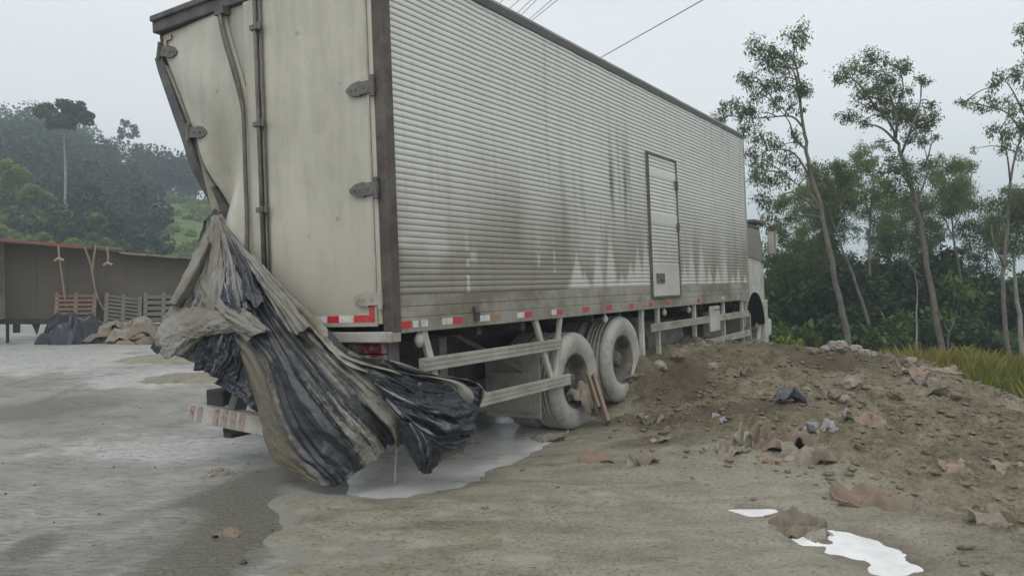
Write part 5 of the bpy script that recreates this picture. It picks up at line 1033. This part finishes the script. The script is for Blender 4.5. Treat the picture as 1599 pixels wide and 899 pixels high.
dn = [(1195, 470, 25), (1225, 430, 27), (1262, 455, 24), (1290, 400, 29), (1322, 440, 26), (1360, 470, 24), (1388, 415, 30), (1425, 440, 27), (1462, 425, 28), (1500, 450, 25), (1535, 465, 27), (1570, 470, 25), (1610, 460, 27), (1655, 440, 26), (1700, 430, 28), (1240, 520, 22), (1300, 515, 22.5), (1345, 525, 22), (1400, 520, 22), (1455, 520, 23), (1525, 530, 22), (1560, 535, 22.5), (1620, 535, 22)]
for k, (px, py, d) in enumerate(dn):
    low = py > 500; cl = ell(px, py + (20 if low else 45), 34, 40 if low else 72, 26 if low else 42, 15, 50 + k)
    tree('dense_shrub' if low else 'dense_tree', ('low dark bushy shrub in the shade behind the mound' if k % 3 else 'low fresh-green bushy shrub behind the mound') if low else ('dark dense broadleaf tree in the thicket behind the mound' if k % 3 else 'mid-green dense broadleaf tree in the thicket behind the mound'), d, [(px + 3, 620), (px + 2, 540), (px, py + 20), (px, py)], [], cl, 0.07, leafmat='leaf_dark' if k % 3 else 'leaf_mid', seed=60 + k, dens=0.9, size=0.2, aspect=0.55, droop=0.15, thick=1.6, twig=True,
         group='low shrubs behind the mound' if low else 'dense trees of the thicket', cat='shrub' if low else 'tree')
for k, (px, py, d, r_, mt, lab) in enumerate([(1222, 540, 15.5, 12, 'leaf_bright', 'small bright green seedling peeping over the mound near the cab'), (1240, 540, 15.5, 10, 'leaf_bright', 'yellow-green seedling just right of the bright green one'), (1503, 558, 13, 13, 'leaf_bright', 'round bright green weed beside the thick trunk'), (1563, 585, 12.5, 13, 'leaf_bright', 'leafy green weed deep in the dry grass')]):
    tree('weed', lab, d, [(px, py + 40), (px, py + 15), (px, py)], [], [(px, py, r_), (px - 8, py + 6, r_ * 0.8), (px + 9, py + 7, r_ * 0.8), (px, py + 14, r_)], 0.02, leafmat=mt, size=0.11, aspect=0.6, droop=-0.2, thick=0.15, seed=90 + k, cat='weed', dens=1.4)
# grass
def blades(name, label, n, xr, yr, hmin, hmax, seed, keep):
    rs = np.random.default_rng(seed); x = rs.uniform(*xr, n); y = rs.uniform(*yr, n); ok = keep(x, y); x, y = x[ok], y[ok]; n = len(x)
    z = np.maximum(gz(x, y), np.where((x < 10) & (y < 16), mz(x, y), -9)) - 0.02; clump = fbm(x * 1.6, y * 1.6, 3, seed); hgt = (hmin + (hmax - hmin) * rs.random(n)) * (0.7 + 0.7 * np.clip(clump + 0.3, 0, 1))
    a = rs.uniform(0, 6.28, n); w = 0.004 + 0.005 * rs.random(n); b = rs.uniform(0.1, 0.5, n) * hgt; a2 = rs.uniform(0, 6.28, n)
    dx, dy = np.cos(a) * w, np.sin(a) * w; bx, by = np.cos(a2) * b, np.sin(a2) * b
    V = np.stack([np.stack([x - dx, y - dy, z], -1), np.stack([x + dx, y + dy, z], -1), np.stack([x + bx * 0.35 + dx * 0.7, y + by * 0.35 + dy * 0.7, z + hgt * 0.6], -1), np.stack([x + bx, y + by, z + hgt], -1)], 1)
    T = np.repeat(np.clip(0.5 + 0.9 * clump + rs.normal(0, 0.12, n), 0, 1), 4)
    return tag(link(name, npmesh(name, V.reshape(-1, 3), np.arange(4 * n).reshape(-1, 4), {'tint': T}), M['grass']), label, 'grass', kind='stuff')
blades('grass', 'tall half-dry yellow and green grass beyond the mound', 90000, (4.0, 16), (8.2, 20), 0.12, 0.5, 7, lambda x, y: (gz(x, y) > np.where((x < 10.2) & (y < 16), mz(x, y), -9) - 0.03) & (x > 0.42 * y))

# forest on the far hill
def crown_cloud(C, Rr, n, size, rs, tint):
    Vs, Ts = [], []
    for c, r, tn_ in zip(C, Rr, tint):
        k = 9; d = rs.normal(size=(k, 3)); d /= np.linalg.norm(d, axis=1, keepdims=True); sc = d * np.array([0.62, 0.62, 0.5]) * r
        i = rs.integers(0, k, n); q = rs.normal(size=(n, 3)); q /= np.linalg.norm(q, axis=1, keepdims=True)
        p = c + sc[i] + q * r * 0.46 * rs.uniform(0.75, 1.08, (n, 1)) * np.array([1, 1, 0.8])
        nn_ = q + rs.normal(size=(n, 3)) * 1.1; nn_ /= np.linalg.norm(nn_, axis=1, keepdims=True)
        a = np.cross(nn_, rs.normal(size=(n, 3))); a /= np.linalg.norm(a, axis=1, keepdims=True) + 1e-9; b = np.cross(nn_, a)
        L = size * rs.uniform(0.6, 1.4, (n, 1))
        Vs.append(np.stack([p - a * L * 0.5, p + b * L * 0.32, p + a * L * 0.5, p - b * L * 0.32], 1)); Ts.append(np.repeat(np.clip(tn_ + 0.35 * rs.normal(size=k)[i] + rs.normal(0, 0.06, n), 0, 1), 4))
    V = np.concatenate(Vs).reshape(-1, 3); return V, np.arange(len(V)).reshape(-1, 4), np.concatenate(Ts)
rs = np.random.default_rng(33); C, Rr, T = [], [], []
for k in range(5200):
    x = rs.uniform(-185, 10); y = rs.uniform(52, 150)
    z = float(gz(x, y)); px, py = proj((x, y, z + 4))
    if px < -260 or px > 640: continue
    gx0, gy0 = proj((x, y, z))
    if y < 104 and 225 < gx0 < 400 and 312 < gy0 < 425 - 0.2 * (gx0 - 225): continue          # the open grassy cut
    if y < 118 and 232 < px < 420 and 300 < py < 398: continue
    r = rs.uniform(1.9, 3.6) * (1.15 if y > 100 else 0.9)
    if any((x - c[0]) ** 2 + (y - c[1]) ** 2 < (0.62 * (r + q)) ** 2 for c, q in zip(C[-400:], Rr[-400:])): continue
    C.append((x, y, z + r * rs.uniform(0.9, 1.7))); Rr.append(r); T.append(rs.uniform(0.1, 0.8))
print('hill crowns', len(C))
V, Q, TT = crown_cloud(np.array(C), Rr, 640, 0.46, rs, T)
tag(link('hill_forest', npmesh('hill_forest', V, Q, {'tint': TT}), M['leaf_far']), 'dense misty forest covering the hillside behind the trailer', 'forest', kind='stuff')
rs = np.random.default_rng(71); Cs, Rs, Ts_ = [], [], []
while len(Cs) < 260:
    x, y = rs.uniform(-75, -18), rs.uniform(66, 112); z = float(gz(x, y)); q = proj((x, y, z))
    if not (225 < q[0] < 420 and 305 < q[1] < 410): continue
    if float(fbm(x / 6, y / 6, 2, 44)) < -0.05: continue
    r = rs.uniform(0.35, 1.0); Cs.append((x, y, z + r * 0.4)); Rs.append(r); Ts_.append(rs.uniform(0.1, 0.9))
V, Q, TT = crown_cloud(np.array(Cs), Rs, 110, 0.3, rs, Ts_)
tag(link('hill_scrub', npmesh('hill_scrub', V, Q, {'tint': TT}), M['leaf_bright']), 'low bright green scrub dotted over the grassy cut', 'scrub', kind='stuff')
def hill_tree(name, label, px, py_top, py_base, depth, crown, lm, r0=0.16, bark='bark_pale', n=500, size=0.5, group=None, cat='tree'):
    rs = np.random.default_rng(int(px) + 500); a, b_ = at(px, py_base, depth), at(px, py_top, depth); g_ = float(gz(a.x, a.y)); a.z = min(a.z, g_) if a.z > g_ - 6 else g_
    root = tag(empty(name, a), label, cat, group); inv = Matrix.Translation(-root.location)
    o = MB().tube(smooth_path([a, (a + b_) / 2 + Vector((0.2, 0, 0)), b_], 12), [r0 * (1 - 0.06 * i) for i in range(12)], 8).build('trunk', M[bark], None, smooth=True); o.parent = root; o.matrix_parent_inverse = inv
    C_ = np.array([tuple(at(x, y, depth + rs.uniform(-1, 1))) for x, y, _ in crown]); R_ = [r_ * depth / F_PX for _, _, r_ in crown]
    V, Q, T_ = crown_cloud(C_, R_, n, size, rs, rs.uniform(0.3, 0.9, len(C_))); o = link('crown', npmesh('crown', V, Q, {'tint': T_}), M[lm]); o.parent = root; o.matrix_parent_inverse = inv
hill_tree('emergent_tree', 'broad-crowned forest tree with tall pale trunk on the hill', 98, 185, 262, 66, [(95, 170, 22), (118, 172, 18), (72, 175, 18), (135, 185, 13), (105, 190, 15), (85, 192, 14)], 'leaf_far', 0.15, n=420, size=0.34)
hill_tree('emergent_tree', 'wispy lone tree standing above the ridge line', 200, 198, 250, 120, [(196, 192, 8), (208, 200, 8), (190, 205, 7), (214, 208, 7), (202, 212, 8), (188, 214, 5)], 'leaf_far', 0.12, n=90, size=0.45)
for k, (px, yt, yb) in enumerate([(246, 300, 345), (238, 310, 348), (231, 330, 365), (208, 270, 330)]):
    hill_tree('pale_trunk_tree', 'thin pale-trunked tree at the edge of the grassy cut', px, yt, yb, 88, [(px, yt - 4, 9), (px - 7, yt + 4, 7), (px + 6, yt + 3, 7)], 'leaf_far', 0.11, n=220, size=0.4, group='pale trunks by the grassy cut')
for k, (px, py, r_, d) in enumerate([(-10, 255, 22, 58), (18, 265, 24, 57), (52, 300, 20, 56), (0, 310, 28, 55), (35, 335, 26, 54), (75, 340, 22, 54), (105, 355, 20, 53), (10, 365, 26, 50), (60, 372, 22, 50), (140, 372, 16, 52), (165, 382, 15, 52), (115, 385, 20, 49), (200, 390, 14, 52), (235, 392, 12, 52), (150, 340, 13, 54)]):
    hill_tree('roadside_bush', 'yellow-green leafy bush on the bank behind the trailer' if k % 3 else 'darker green leafy bush on the bank behind the trailer', px, py, py + r_ * 2 + 40, d, [(px, py, r_ * 0.8), (px - r_ * 0.6, py + r_ * 0.5, r_ * 0.7), (px + r_ * 0.7, py + r_ * 0.5, r_ * 0.7), (px, py + r_, r_ * 0.85)], 'leaf_bright' if k % 3 else 'leaf_mid', 0.08, 'bark', 1300, 0.21, 'bushes on the bank behind the trailer', 'bush')

# ---------------------------------------------------------------- power cables
for k, (xa, ya, xb, yb) in enumerate([(777, 9, 786, 0), (790, 19, 811, 0), (803, 25, 830, 0), (809, 29, 838, 0), (822, 34, 862, 0), (826, 36, 871, 0), (935, 92, 1098, 0)]):
    dx, dy = xb - xa, yb - ya; L = math.hypot(dx, dy); dx, dy = dx / L, dy / L
    a, b_ = at(xa - dx * 90, ya - dy * 90, 46), at(xb + dx * 620, yb + dy * 620, 16)
    P = []
    for s in np.linspace(0, 1, 24):
        p = a.lerp(b_, s); P.append(p)
    tag(part(MB().tube(P, 0.016 if k < 6 else 0.022, 6), 'power_cable', 'wire', None, smooth=True), 'single overhead cable slanting across the sky away from the bundle' if k == 6 else 'thin overhead cable in the close bundle above the truck roof', 'cable', None if k == 6 else 'overhead cables in the bundle')

# ---------------------------------------------------------------- mist
hm = NT('haze'); hm.n.remove(hm.b)
pv = hm.n.new('ShaderNodeVolumePrincipled'); pv.inputs['Color'].default_value = (0.78, 0.89, 1.0, 1); pv.inputs['Density'].default_value = 0.0026; pv.inputs['Anisotropy'].default_value = 0.2
hm.t.links.new(pv.outputs[0], hm.out.inputs['Volume'])
hz = MB().box(-650, 650, -310, 650, -6.5, 52).build('haze', hm.m); tag(hz, 'thin pale mist filling the air over the whole scene', 'mist', kind='stuff')
